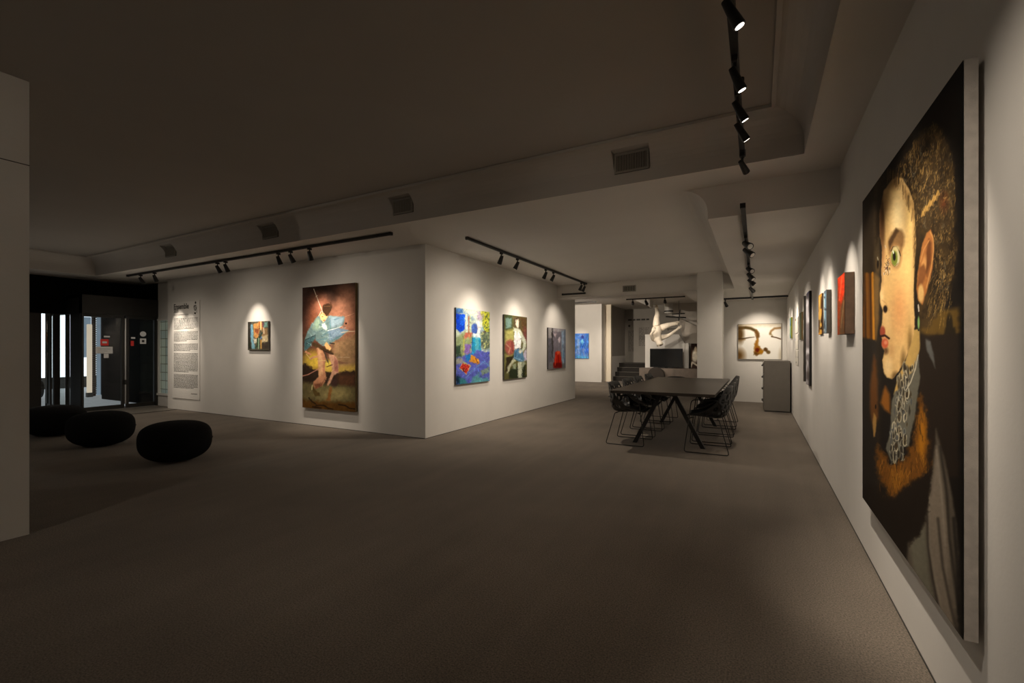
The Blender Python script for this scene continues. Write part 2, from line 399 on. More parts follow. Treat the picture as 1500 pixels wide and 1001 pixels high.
# facade glazing further left
gz = MB()
for y, w in ((1.9, .06), (2.6, .06), (3.2, .41), (3.74, .03), (3.80, .094)): gz.box(XF-.08, XF, y, y+w, 0, 2.02)
gz.box(XF-.12, XF, 1.9, YV0, 0, .07)
s3 = struct('window_2', gz, M['frame'])
MB().quad((XF-.06, 1.9, .07), (XF-.06, YV0, .07), (XF-.06, YV0, 2.02), (XF-.06, 1.9, 2.02)).build('glass_pane', M['glass'], s3)
# door notices
def sign(px0, py0, px1, py1, X, m, name, label, t=.004, cat='sign'):
    a = onX(px0, py0, X); b = onX(px1, py1, X)
    o = MB().box(X, X+t, a.y, b.y, min(a.z, b.z), max(a.z, b.z)).build(name, m); tag(o, label, cat)
    return o, a, b
XS = XD-.016
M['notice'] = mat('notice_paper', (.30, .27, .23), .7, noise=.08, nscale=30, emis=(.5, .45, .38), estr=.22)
o, a, b = sign(147, 497, 159, 506.5, XS, M['red'], 'door_sign', 'red sign with a white bar stuck on the left glass door leaf')
MB().box(XS+.004, XS+.007, a.y+.03, b.y-.03, (a.z+b.z)/2-.02, (a.z+b.z)/2+.02).build('white_bar', M['notice'], o)
o, a, b = sign(140, 508, 165, 518, XS, M['notice'], 'door_notice', 'wide pale notice on the left door leaf just below the red sign')
tx = MB()
for i in range(3): tx.box(XS+.004, XS+.006, a.y+.03, b.y-.04-.05*i, a.z-.045-.04*i-.006, a.z-.045-.04*i)
tx.build('text_lines', M['ink'], o)
sign(152, 518.5, 159, 524.5, XS, M['notice'], 'door_notice', 'small square pale notice hanging under the wide notice on the door')
sign(152, 492, 161, 494.5, XS, M['notice'], 'door_sticker', 'thin pale sticker above the red sign on the left door leaf', cat='sticker')
o, a, b = sign(191.5, 499.5, 196, 507, XS, M['red'], 'door_sticker', 'small bright red sticker on the right glass door leaf', cat='sticker')
o, a, b = sign(205, 496, 214, 504, XS, M['notice'], 'door_sticker', 'square cream sticker with a dark emblem on the right door leaf', cat='sticker')
MB().box(XS+.004, XS+.006, a.y+.035, b.y-.035, b.z+.035, a.z-.035).build('emblem', M['ink'], o)
sign(192, 494, 198, 496.5, XS, M['notice'], 'door_sticker', 'narrow pale sticker above the small red sticker on the right door leaf', cat='sticker')
p = onX(209.5, 489.5, XS)
o = MB().tube([(XS, p.y, p.z), (XS+.005, p.y, p.z)], .058, 24).build('door_sticker', M['notice']); tag(o, 'round cream sticker above the square sticker on the right door leaf', 'sticker')

# street outside
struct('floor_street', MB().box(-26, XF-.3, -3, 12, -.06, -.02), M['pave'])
def outside(name, m, x0, x1, y0, y1, z0, z1, label, cat='building'):
    o = MB().box(x0, x1, y0, y1, z0, z1, .02).build(name, m); return tag(o, label, cat)
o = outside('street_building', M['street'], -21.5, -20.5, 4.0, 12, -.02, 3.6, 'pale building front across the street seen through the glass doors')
for k in range(4): MB().box(-20.5, -20.46, 4.6+1.9*k, 5.1+1.9*k, 1.0, 2.4).build('window', M['blue'], o)
MB().box(-20.5, -20.4, 4.0, 12, -.02, .35).build('base_course', M['grey'], o)
c = onX(139.5, 540, -16.0); w = .16
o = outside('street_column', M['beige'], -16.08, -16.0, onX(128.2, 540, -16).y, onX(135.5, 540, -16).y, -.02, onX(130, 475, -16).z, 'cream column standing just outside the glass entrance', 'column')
MB().box(-16.10, -15.98, onX(127.8, 540, -16).y, onX(136, 540, -16).y, -.02, .10).build('base', M['grey'], o)
o = outside('street_shutter', M['brick'], -16.3, -16.2, onX(135.5, 540, -16.2).y, onX(141, 540, -16.2).y, -.02, 2.6, 'narrow brown slatted shutter beside the cream outdoor column', 'shutter')
sl = MB()
for k in range(40): sl.box(-16.2, -16.17, onX(135.5, 540, -16.2).y, onX(141, 540, -16.2).y, .05+.06*k, .08+.06*k)
sl.build('slat', M['grey'], o)
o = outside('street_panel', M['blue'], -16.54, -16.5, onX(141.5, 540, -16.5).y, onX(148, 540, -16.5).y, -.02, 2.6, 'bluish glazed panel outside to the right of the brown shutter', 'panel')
MB().box(-16.5, -16.46, onX(141.5, 540, -16.5).y, onX(148, 540, -16.5).y, 1.28, 1.34).build('rail', M['steel'], o)
o = outside('street_panel', M['street_dark'], -16.6, -16.5, onX(148.6, 540, -16.5).y, onX(151.6, 540, -16.5).y, -.02, 2.6, 'black upright outside between the bluish panel and a bright gap', 'panel')
MB().box(-16.5, -16.47, onX(148.2, 540, -16.5).y, onX(149.2, 540, -16.5).y, -.02, 2.6).build('edge', M['frame'], o)
o = outside('street_panel', M['street_dark'], -16.53, -16.48, onX(156.2, 540, -16.5).y, 9.5, -.02, 3.0, 'wide dark wall outside behind the right part of the entrance', 'panel')
MB().box(-16.48, -16.46, onX(156.2, 540, -16.48).y, onX(157.4, 540, -16.48).y, -.02, 3.0).build('edge', M['frame'], o)
o = outside('parked_scooter', M['street_dark'], -17.6, -16.9, 4.55, 4.75, .25, .62, 'dark low shape of a scooter parked outside beyond the side glazing', 'scooter')
for xx in (-17.75, -16.75): MB().tube([(xx, 4.6, .23), (xx, 4.7, .23)], .23, 20).build('wheel', M['black'], o)
MB().tube([(-16.8, 4.65, .3), (-16.95, 4.65, .95), (-17.1, 4.65, 1.0)], .03).build('handlebar', M['steel'], o)

# ------------------------------------------------------------------ painting engine
RT = np.random.RandomState(7).rand(256, 256)
def vn(x, y, s, seed=0):
    x = x/s+seed*17.3; y = y/s+seed*9.7
    xi = np.floor(x).astype(int); yi = np.floor(y).astype(int); fx = x-xi; fy = y-yi
    fx = fx*fx*(3-2*fx); fy = fy*fy*(3-2*fy)
    g = lambda i, j: RT[(i) % 256, (j) % 256]
    return (g(xi, yi)*(1-fx)+g(xi+1, yi)*fx)*(1-fy)+(g(xi, yi+1)*(1-fx)+g(xi+1, yi+1)*fx)*fy
def fbm(x, y, s, seed=0): return (vn(x, y, s, seed)*.5+vn(x, y, s/2, seed+1)*.3+vn(x, y, s/4, seed+2)*.2)
class Paint:
    def __init__(s, x, y, base, warp=1.3, ws=3.0):
        s.warp = warp; s.ws = ws; s.k = 0
        s.x, s.y = x, y; s.c = np.zeros((len(x), 3)); s.c[:] = np.array(base)/255.
    def mix(s, a, col):
        a = np.clip(a, 0, 1)[:, None]; s.c = s.c*(1-a)+np.array(col)/255.*a
    def poly(s, pts, col, soft=.6, op=1, n=0, ns=4, seed=0, smooth=0):
        if smooth: pts = chaikin(pts, smooth)
        P = np.array(pts, float); s.k += 1
        if not n: n, ns, seed = s.warp, s.ws, s.k % 7
        x = s.x+(fbm(s.x, s.y, ns, seed)-.5)*n*2; y = s.y+(fbm(s.x, s.y, ns, seed+5)-.5)*n*2
        m = (s.x > P[:, 0].min()-soft*3-n) & (s.x < P[:, 0].max()+soft*3+n) & (s.y > P[:, 1].min()-soft*3-n) & (s.y < P[:, 1].max()+soft*3+n)
        if not m.any(): return
        X = x[m]; Y = y[m]; d = np.full(X.shape, 1e9); ins = np.zeros(X.shape, bool)
        for i in range(len(P)):
            a = P[i]; b = P[(i+1) % len(P)]; e = b-a; wx = X-a[0]; wy = Y-a[1]
            t = np.clip((wx*e[0]+wy*e[1])/(e@e+1e-9), 0, 1)
            d = np.minimum(d, (wx-e[0]*t)**2+(wy-e[1]*t)**2)
            c = ((a[1] > Y) != (b[1] > Y))
            with np.errstate(divide='ignore', invalid='ignore'):
                xi = (b[0]-a[0])*(Y-a[1])/(b[1]-a[1]+1e-12)+a[0]
            ins ^= c & (X < xi)
        sd = np.where(ins, -1, 1)*np.sqrt(d)
        al = np.zeros(s.x.shape); al[m] = np.clip(.5-sd/(2*soft), 0, 1)*op
        s.mix(al, col)
    def ell(s, cx, cy, rx, ry, col, soft=.3, op=1, rot=0, pw=2):
        X = s.x-cx; Y = s.y-cy; c, q = math.cos(rot), math.sin(rot)
        u = (X*c+Y*q)/rx; v = (-X*q+Y*c)/ry
        r = (np.abs(u)**pw+np.abs(v)**pw)**(1/pw)
        s.mix(np.clip((1+soft/2-r)/soft, 0, 1)*op, col)
    def line(s, pts, w, col, op=1, soft=.5, w1=None):
        P = np.array(pts, float)
        mm = (s.x > P[:, 0].min()-w*2-2) & (s.x < P[:, 0].max()+w*2+2) & (s.y > P[:, 1].min()-w*2-2) & (s.y < P[:, 1].max()+w*2+2)
        if not mm.any(): return
        X = s.x[mm]; Y = s.y[mm]; al = np.zeros(X.shape); n = len(P)-1
        for i in range(n):
            a = P[i]; b = P[i+1]; e = b-a; wx = X-a[0]; wy = Y-a[1]
            t = np.clip((wx*e[0]+wy*e[1])/(e@e+1e-9), 0, 1)
            d = np.sqrt((wx-e[0]*t)**2+(wy-e[1]*t)**2)
            ww = w if w1 is None else w+(w1-w)*(i+t)/n
            al = np.maximum(al, np.clip((ww/2+soft/2-d)/soft, 0, 1))
        A = np.zeros(s.x.shape); A[mm] = al*op; s.mix(A, col)
    def dabs(s, n, L=2.5, w=.9, amt=.3, seed=1, ang=None):
        r = random.Random(seed); N = len(s.x)
        for _ in range(n):
            i = r.randrange(N); c = s.c[i]*255; k = 1+r.uniform(-amt, amt)
            c = [max(0, min(255, v*k+r.uniform(-amt, amt)*45)) for v in c]
            a = r.uniform(0, PI) if ang is None else ang+r.gauss(0, .4); l = L*r.uniform(.4, 1.2)
            x, y = s.x[i], s.y[i]; b = r.uniform(-.4, .4)*l
            s.line([(x-math.cos(a)*l*.5, y-math.sin(a)*l), (x+b*.4, y+b*.4), (x+math.cos(a)*l*.5, y+math.sin(a)*l)], w*r.uniform(.6, 1.3), c, r.uniform(.5, .9), .6)
    def tex(s, amt, sc, seed=0):
        s.c *= (1+amt*(fbm(s.x, s.y, sc, seed)-.5)*2)[:, None]
def chaikin(p, n):
    p = [tuple(q) for q in p]
    for _ in range(n):
        o = []
        for i in range(len(p)):
            a, b = p[i], p[(i+1) % len(p)]
            o += [(a[0]*.75+b[0]*.25, a[1]*.75+b[1]*.25), (a[0]*.25+b[0]*.75, a[1]*.25+b[1]*.75)]
        p = o
    return p
def mp(pts, x0, y0, k, ky=None): return [(x0+a/k, y0+b/(ky or k)) for a, b in pts]

def painting(name, label, cat, A, B, z0, z1, thick, nrm, side, painter, nx, ny, group=None, gap=.015, gain=1.0, parent_parts=None):
    """A, B: 2D ends of the front face (left end first as seen from the room); nrm: unit vector into the room."""
    A = Vector((A[0], A[1], 0)); B = Vector((B[0], B[1], 0)); nrm = Vector((*nrm, 0))
    root = thing(name, label, cat, (A.x, A.y, z0), 0, group)
    O = Vector((A.x, A.y, z0))
    back = -nrm*thick
    pr = MB()
    q = [A, B, B+back, A+back]
    pr.prism([Vector((p.x, p.y, z0))-O for p in q], (0, 0, z1-z0))
    pr.build('stretcher', side, root)
    us = np.linspace(0, 1, nx); vs = np.linspace(0, 1, ny)
    U, V = np.meshgrid(us, vs); U = U.ravel(); V = V.ravel()
    P = np.stack([A.x+(B.x-A.x)*U, A.y+(B.y-A.y)*U, z0+(z1-z0)*V], 1)
    px, py = proj(P)
    pt = painter(px, py)
    c = np.clip(pt.c, 0, 1); c = np.where(c <= .04045, c/12.92, ((c+.055)/1.055)**2.4)*gain*np.array([.96, 1.0, 1.07])
    off = np.array(nrm)*.002
    L = P-np.array(O)+off
    idx = np.arange(nx*ny).reshape(ny, nx)
    fc = np.stack([idx[:-1, :-1], idx[:-1, 1:], idx[1:, 1:], idx[1:, :-1]], -1).reshape(-1, 4)
    me = D.meshes.new('painted_canvas'); me.vertices.add(nx*ny); me.vertices.foreach_set('co', L.astype(np.float32).ravel())
    me.loops.add(fc.size); me.loops.foreach_set('vertex_index', fc.astype(np.int32).ravel())
    me.polygons.add(len(fc)); me.polygons.foreach_set('loop_start', np.arange(0, fc.size, 4, dtype=np.int32))
    try: me.polygons.foreach_set('loop_total', np.full(len(fc), 4, dtype=np.int32))
    except Exception: pass
    me.update(calc_edges=True)
    at = me.color_attributes.new('paint', 'FLOAT_COLOR', 'POINT')
    at.data.foreach_set('color', np.concatenate([np.clip(c, 0, .95), np.ones((len(c), 1))], 1).astype(np.float32).ravel())
    me.materials.append(M['paint'])
    o = D.objects.new('painted_canvas', me); COL.objects.link(o); o.parent = root
    return root

# ------------------------------------------------------------------ the large portrait
def portrait(px, py):
    p = Paint(px, py, (26, 21, 16), .9, 7); rnd = random.Random(3)
    p.poly([(1262, 200), (1290, 240), (1289, 760), (1262, 760)], (44, 34, 22), 5, n=3, ns=12)
    p.poly([(1267, 400), (1284, 400), (1284, 498), (1264, 496)], (105, 62, 18), 1.5)
    for x, w, c in ((1268, 2, (60, 36, 15)), (1271.5, 1.6, (130, 84, 26)), (1276, 1.5, (50, 28, 12)), (1280, 3, (186, 124, 34))):
        p.line([(x-1, 400), (x, 450), (x+.7, 497)], w, c, .9, 1.2)
    p.poly([(1281, 250), (1290, 240), (1289, 400), (1284, 500), (1281, 400)], (70, 56, 36), 2, .8)
    p.poly([(1262, 494), (1285, 500), (1286, 740), (1262, 730)], (36, 30, 24), 2)
    # mirrored second head
    p.poly([(1281, 400), (1289, 408), (1288, 470), (1284, 500), (1281, 450)], (112, 84, 44), 2, .8)
    p.ell(1286.5, 387, 3.2, 12, (80, 62, 36), .5); p.ell(1286.6, 387, 1.6, 6.5, (25, 18, 12), .6); p.line([(1286, 377), (1287, 381)], 1, (190, 190, 170), .8)
    # background on the right
    p.poly(mp([(520, 250), (600, 330), (700, 300), (840, 280), (840, 500), (560, 525), (490, 480)], 1260, 400, 5.561), (96, 72, 30), 4)
    p.ell(1392, 478, 5, 18, (38, 30, 18), .5); p.poly([(1386, 480), (1400, 480), (1403, 494), (1384, 494)], (38, 30, 18), 2)
    p.poly([(1346, 491), (1412, 489), (1412, 700), (1346, 700)], (38, 29, 21), 2.5, n=4, ns=12)
    # hair mass
    hair = [(1290, 262), (1305, 250), (1319, 240), (1330, 221), (1341, 206), (1356, 188), (1368, 181), (1380, 190), (1388, 206), (1394, 226), (1396, 245), (1399, 267), (1400, 300), (1398, 330), (1403, 357), (1399, 393), (1394, 420), (1385, 445), (1373, 463), (1358, 480), (1348, 474), (1345, 400), (1341, 340), (1334, 285), (1322, 268), (1310, 262), (1300, 275), (1296, 282), (1290, 300)]
    p.poly(hair, (58, 44, 25), 3, n=6, ns=9)
    p.poly([(1290, 290), (1299, 268), (1312, 250), (1300, 252), (1290, 265), (1283, 290), (1284, 360), (1290, 340)], (40, 30, 18), 2, n=4, ns=6)
    al = np.clip(fbm(px*1.0, py*.55, 9, 4)*2.4-1.05, 0, 1)
    hp = Paint(px, py, (0, 0, 0)); hp.poly(hair, (255, 255, 255), 5, n=6, ns=9); hm = hp.c[:, 0]
    p.mix(hm*np.clip((py-400)/60, 0, 1)*.3, (110, 84, 44)); p.mix(al*hm*.5, (96, 72, 36)); p.mix(np.clip(vn(px, py*.5, 13, 2)*2.2-.9, 0, 1)*hm*.75, (30, 22, 13)); p.mix(np.clip(1-np.hypot((px-1384)/9, (py-296)/22), 0, 1)*hm, (98, 52, 26)); p.mix(np.clip(fbm(px, py*.6, 6, 9)*2.6-1.4, 0, 1)*hm*.8, (26, 19, 12))
    def inhair(x, y):
        k = False; n = len(hair)
        for i in range(n):
            a = hair[i]; b = hair[(i+1) % n]
            if (a[1] > y) != (b[1] > y) and x < (b[0]-a[0])*(y-a[1])/(b[1]-a[1])+a[0]: k = not k
        return k
    cnt = 0
    while cnt < 900:
        x = rnd.uniform(1315, 1404); y = rnd.uniform(180, 475)
        if not inhair(x, y): continue
        cnt += 1
        if y > 330 and x < 1368: 
            continue
        r = rnd.uniform(1.2, 3.6); a0 = rnd.uniform(0, 2*PI); sp = rnd.uniform(1.5, 4.2)
        pts = [(x+r*.55*math.cos(a0+sp*k/6), y+r*1.7*math.sin(a0+sp*k/6)+k*.6) for k in range(7)]
        c = rnd.choice([(196, 160, 96), (150, 116, 60), (172, 136, 74), (126, 96, 50), (120, 112, 92)])
        p.line(pts, rnd.uniform(.3, .7), c, rnd.uniform(.25, .85)*(.45+.9*vn(np.array([x]), np.array([y*.7]), 16, 3)[0]), .6)
    for k in range(520):     # long fine strands following the curls
        x = rnd.uniform(1318, 1402); y = rnd.uniform(182, 470)
        if not inhair(x, y) or (y > 330 and x < 1366): continue
        a = 1.3+1.6*(vn(np.array([x]), np.array([y*.6]), 14, 6)[0]-.5)*3; L = rnd.uniform(4, 13)
        c = rnd.choice([(150, 118, 64), (110, 82, 42), (30, 22, 13), (34, 25, 14), (186, 150, 88)])
        p.line([(x, y), (x+math.cos(a)*L*.25, y+math.sin(a)*L*.5), (x+math.cos(a+.7)*L*.45, y+math.sin(a+.7)*L)], .55, c, rnd.uniform(.3, .75), .7)
    for k in range(26):   # twisted lock
        t = k/25; x = 1352+t*24; y = 312-t*30+math.sin(k)*2
        p.line([(x-1.5, y+5), (x, y-3), (x+1.8, y+4)], .9, (176, 136, 70), .8, .7)
    for k in range(60):   # fine wisps low on the right
        x = rnd.uniform(1362, 1396); y = rnd.uniform(395, 470)-(x-1375)*.4
        p.line([(x, y), (x-rnd.uniform(1, 5), y+rnd.uniform(6, 18))], .5, (176, 142, 76), rnd.uniform(.3, .75), .6)
    # neck
    p.poly([(1337, 484), (1348, 482), (1348.5, 511), (1344.5, 530), (1337, 548), (1319, 582), (1310, 578), (1316, 552), (1328, 528)], (176, 142, 78), 1.2)
    # face
    face = [(1314, 259), (1323, 262), (1332, 276), (1339, 297), (1342, 326), (1343, 357), (1341, 384), (1340, 430), (1341, 478), (1337, 501), (1328, 524), (1317.5, 544), (1308, 555), (1300, 553), (1295, 545), (1293, 528), (1297, 514), (1292.6, 507), (1293, 497), (1290.6, 490), (1291.5, 481), (1293, 467), (1294, 455), (1289.7, 444), (1289.5, 432), (1292.2, 411), (1292, 393), (1293, 366), (1289.7, 341), (1289.7, 312), (1295, 280), (1305, 266)]
    p.poly(face, (205, 164, 102), 1.0)
    fm = Paint(px, py, (0, 0, 0), .9, 7); fm.k = p.k-1; fm.poly(face, (255, 255, 255), 1.2); fm = fm.c[:, 0]
    def sh(cx, cy, rx, ry, col, op=.8, soft=1.2, rot=0):
        r = np.sqrt(((px-cx)/rx)**2+((py-cy)/ry)**2); p.mix(np.clip((1-r)/soft+.0, 0, 1)*fm*op, col)
    sh(1316, 318, 16, 60, (236, 206, 146), 1.0, .8)
    sh(1334, 330, 8, 70, (232, 196, 120), .9, .9)
    sh(1292, 320, 6, 60, (150, 100, 58), .8); sh(1290, 300, 5, 40, (120, 82, 46), .7)
    sh(1330, 392, 13, 60, (230, 192, 118), .9, .9)
    sh(1320, 405, 15, 55, (222, 182, 112), .8)
    sh(1318, 452, 17, 60, (196, 138, 82), .9, .9)
    sh(1331, 490, 7, 40, (178, 138, 78), .7); sh(1334, 505, 5, 34, (120, 92, 48), .9, .8)
    sh(1324, 531, 6, 26, (110, 84, 44), .9, .8); sh(1313, 552, 9, 10, (96, 72, 38), .9, .7)
    sh(1300, 470, 7, 26, (222, 182, 122), .8); sh(1303, 430, 10, 34, (212, 166, 100), .8)
    sh(1292.5, 433, 4, 20, (236, 200, 140), .9)
    sh(1301, 538, 9, 24, (226, 190, 130), .95, .7)
    sh(1307, 512, 7, 20, (186, 138, 84), .8)
    sh(1298, 514, 6, 8, (84, 58, 34), .9, .7)
    sh(1294, 375, 5, 20, (160, 104, 62), .7)
    for k in range(7):
        sh(1290+k*.7, 300+k*8, 5, 36, (92, 62, 36), .55, 1)
    sh(1291, 335, 5, 46, (104, 68, 38), .9, .9); sh(1293, 395, 3.5, 40, (150, 104, 60), .7)
    sh(1338, 300, 6, 30, (150, 112, 62), .7); sh(1340, 360, 3, 60, (150, 110, 56), .8)
    sh(1330, 285, 9, 18, (176, 136, 80), .8); sh(1310, 268, 12, 14, (120, 88, 48), .9, .8)
    for k in range(90):      # wisps over the hairline
        t = rnd.random(); x = 1300+t*40; y = 252+t*t*60+rnd.uniform(-3, 6)
        p.line([(x, y-6), (x+rnd.uniform(-2, 1), y+rnd.uniform(3, 16))], .7, rnd.choice([(60, 42, 22), (90, 66, 36), (150, 116, 64), (44, 30, 16)]), rnd.uniform(.3, .8), .8)
    for k in range(60):
        y = rnd.uniform(290, 440); x = 1342+rnd.uniform(-2, 2)
        p.line([(x, y), (x+rnd.uniform(-3, 2), y+rnd.uniform(4, 14))], .6, (52, 38, 20), rnd.uniform(.3, .8), .8)
    # brow shadow and eye
    p.poly([(1303, 350), (1307, 341), (1314, 335), (1322, 337), (1326, 347), (1325, 360), (1320, 370), (1311, 360), (1303, 372), (1301, 362)], (118, 84, 48), 2.5, .9)
    p.poly([(1302, 354), (1308, 343), (1313, 334), (1318, 338), (1311, 350), (1304, 366)], (66, 46, 26), 1.5, .9)
    p.ell(1313, 375, 8.5, 18, (150, 108, 62), .6)
    p.ell(1312.5, 376, 6.6, 14, (186, 176, 130), .25); p.ell(1311, 378, 4.6, 11.5, (112, 120, 44), .3); p.ell(1310.8, 376, 2.2, 6, (22, 20, 10), .4)
    p.line([(1309, 368), (1309.6, 371)], 1.3, (240, 240, 225)); p.line([(1306, 368), (1309, 361.5), (1314, 361), (1318, 368), (1320, 375)], 1.3, (44, 30, 18), .95)
    p.line([(1307, 386), (1311, 391), (1316, 386)], .8, (120, 84, 48), .9); p.ell(1314, 364, 5, 4, (196, 176, 116), .8, .7)
    # insect
    for k in range(60):
        x = 1300.5+rnd.gauss(0, 2.3); y = 391+rnd.gauss(0, 9)
        p.line([(x, y), (x+rnd.uniform(-1.5, 1.5), y+rnd.uniform(-4, 4))], .7, rnd.choice([(30, 20, 18), (90, 40, 26), (210, 205, 190), (60, 50, 44)]), .85, .6)
    # nose, lips
    p.ell(1297.6, 453, 3.1, 5.4, (30, 18, 10), .5); p.line([(1293, 440), (1299, 445), (1303, 455)], 1, (150, 104, 60), .5, 2)
    p.ell(1293.6, 486, 4, 8, (142, 62, 40), .5); p.line([(1290.5, 493), (1297, 491.5), (1303, 496)], 3.0, (38, 14, 10), .95, 1.2)
    p.ell(1297, 503, 5, 7.2, (186, 84, 52), .5); p.ell(1298, 502, 2.4, 3, (216, 130, 92), .8)
    p.line([(1341, 300), (1343.5, 357), (1340.5, 400), (1340, 440)], 1.0, (60, 44, 24), .6, 1.5)
    # ear
    ear = [(1364, 336), (1368, 346), (1369.5, 366), (1367, 393), (1361, 420), (1357, 432), (1352, 447), (1346, 441), (1343.5, 423), (1345, 402), (1348, 380), (1352, 357), (1358, 342)]
    p.poly(ear, (158, 100, 50), 1); p.poly([(1362, 350), (1366, 356), (1365, 385), (1359, 405), (1355, 390), (1358, 366)], (96, 56, 28), 2)
    p.ell(1353, 395, 4, 20, (198, 142, 80), .5, .9, .18); p.poly([(1348, 392), (1354, 386), (1359, 398), (1352, 418), (1345, 420)], (110, 64, 32), 1.5, .85)
    p.line([(1364, 340), (1368, 350), (1368.6, 368), (1365, 393), (1358, 422)], 1.2, (196, 146, 84), .8, .8)
    p.ell(1350, 430, 4.2, 13, (206, 164, 98), .5); p.line([(1362, 352), (1354, 366), (1349, 384)], 1.4, (190, 136, 78), .8, 1)
    p.line([(1346, 447), (1347, 456)], 1.8, (210, 200, 180), .9); p.line([(1346, 460), (1346.5, 484)], 2.6, (34, 32, 22)); p.ell(1346.6, 473, 1.6, 9, (122, 156, 88), .5)
    # grey collar leaf
    p.poly([(1357, 497), (1364, 500), (1368, 516), (1371, 540), (1364, 524), (1358, 512)], (92, 90, 84), 1.4)
    # left animal head and beak
    p.poly([(1275, 565), (1281, 520), (1284, 530), (1286, 560), (1287, 612), (1280, 630), (1275, 600)], (98, 60, 26), 2.5)
    p.poly([(1290, 590), (1297, 565), (1304, 578), (1305, 606), (1296, 600)], (132, 80, 26), 2.5); p.poly([(1281, 605), (1284.5, 612), (1283, 640), (1280.5, 641), (1279, 620)], (160, 120, 62), 1)
    p.ell(1283.4, 596, 1.1, 3.4, (10, 8, 8), .4)
    # fur
    fur = [(1348, 578), (1354, 590), (1357, 607), (1361, 650), (1362, 690), (1345, 702), (1335, 706), (1323, 716), (1312, 735), (1304, 728), (1296, 713), (1284, 686), (1287, 652), (1296, 668), (1305, 681), (1318, 678), (1334, 664), (1341, 640), (1345, 612)]
    p.poly(fur, (112, 68, 20), 4, n=7, ns=8)
    p.poly([(1351, 600), (1356, 620), (1358, 650), (1352, 672), (1345, 660), (1347, 630)], (172, 108, 22), 4)
    p.poly([(1306, 690), (1330, 690), (1322, 712), (1312, 728), (1304, 712)], (140, 88, 24), 5)
    for k in range(420):
        x = rnd.uniform(1286, 1362); y = rnd.uniform(600, 730); 
        if x < 1340 and y < 668: continue
        p.line([(x, y), (x+rnd.uniform(-4, 4), y+rnd.uniform(5, 16))], .7, rnd.choice([(190, 128, 40), (70, 42, 16), (40, 26, 12), (150, 98, 30), (110, 70, 26)]), rnd.uniform(.3, .8), .8)
    p.poly([(1270, 700), (1300, 735), (1320, 720), (1350, 700), (1364, 700), (1358, 750), (1345, 775), (1330, 800), (1328, 825), (1300, 790), (1264, 740)], (30, 22, 15), 4, n=5, ns=7)
    # white drapery
    p.poly([(1372, 628), (1378, 650), (1386, 677), (1395, 722), (1401, 760), (1407, 812), (1409, 936), (1375, 892), (1329, 826), (1331, 796), (1343, 782), (1354, 756), (1362, 715), (1368, 690), (1371, 660)], (92, 82, 68), 2.2)
    p.poly([(1372, 655), (1378, 690), (1384, 730), (1390, 770), (1392, 850), (1400, 925), (1380, 898), (1370, 860), (1363, 800), (1361, 740), (1368, 695)], (132, 118, 100), 4)
    p.poly([(1334, 800), (1356, 770), (1362, 850), (1374, 888), (1340, 838)], (112, 106, 88), 3)
    for pts, w, c in (([(1359, 735), (1361, 800), (1367, 845), (1376, 892)], 3.5, (40, 33, 28)), ([(1362, 730), (1363, 800), (1371, 850), (1383, 905)], 3, (150, 136, 116)),
                      ([(1378, 655), (1388, 720), (1392, 790), (1403, 870), (1408, 925)], 4, (42, 36, 30)), ([(1375, 760), (1382, 830), (1394, 890), (1403, 925)], 4, (58, 50, 42)),
                      ([(1383, 740), (1390, 820), (1400, 890)], 3, (128, 114, 96)), ([(1398, 760), (1403, 820), (1406, 900)], 5, (30, 26, 22)), ([(1373, 660), (1380, 720), (1386, 800)], 2, (156, 142, 122))):
        p.line(pts, w, c, .7, 3.5)
    p.poly([(1354, 700), (1364, 690), (1362, 730), (1357, 765), (1345, 785), (1333, 800), (1336, 770)], (32, 24, 17), 2.5, n=5, ns=7)
    # ruff
    ruff = [(1346, 519), (1349, 553), (1344.5, 583), (1341, 612), (1337, 625), (1332, 654), (1324, 655), (1319, 654), (1314, 680), (1306, 675), (1298, 657), (1304, 637), (1306, 610), (1307, 587), (1312, 574), (1322, 566), (1330, 550), (1338, 545)]
    p.poly(ruff, (96, 92, 78), 1.2)
    for k in range(150):
        y = rnd.uniform(535, 672); cxr = 1331-(y-540)*.15; x = cxr+rnd.gauss(0, 6.5)
        if abs(x-cxr) > 12.5: continue
        rx, ry = rnd.uniform(1.2, 3.0), rnd.uniform(4, 10)
        a0 = rnd.uniform(0, 6.28); sp = rnd.uniform(2.2, 5.2)
        p.ell(x, y, rx*.8, ry*.7, rnd.choice([(46, 42, 38), (34, 28, 20), (74, 76, 76), (60, 48, 30)]), 1.0, .75)
        pts = [(x+rx*math.cos(a0+sp*j/8), y+ry*math.sin(a0+sp*j/8)) for j in range(9)]
        p.line(pts, rnd.uniform(.7, 1.7), rnd.choice([(176, 166, 138), (150, 142, 118), (190, 178, 146), (122, 124, 114), (104, 98, 80)]), rnd.uniform(.6, .95), .9)
    p.line([(1346, 520), (1342, 540), (1335, 560), (1328, 572)], 1.5, (186, 176, 150), .9)
    # ragged dark edge
    e = (fbm(px*0, py, 7, 3)-.5)*3
    p.mix(np.clip((px-1403-e*2)/8, 0, 1), (14, 12, 10)); p.tex(.06, 4, 2)
    return p
XP = .552
A = onX(1264, 500, XP); B = onX(1412.3, 500, XP)
zt = onX(1412.3, 87.5, XP).z; zb = onX(1412.3, 938.3, XP).z
painting('portrait_painting', 'huge dark oil portrait of a curly haired face with ruff on the right wall', 'painting', A, B, zb, zt, .032, (-1, 0), M['canvas_side'], portrait, 260, 560, gain=1.0)

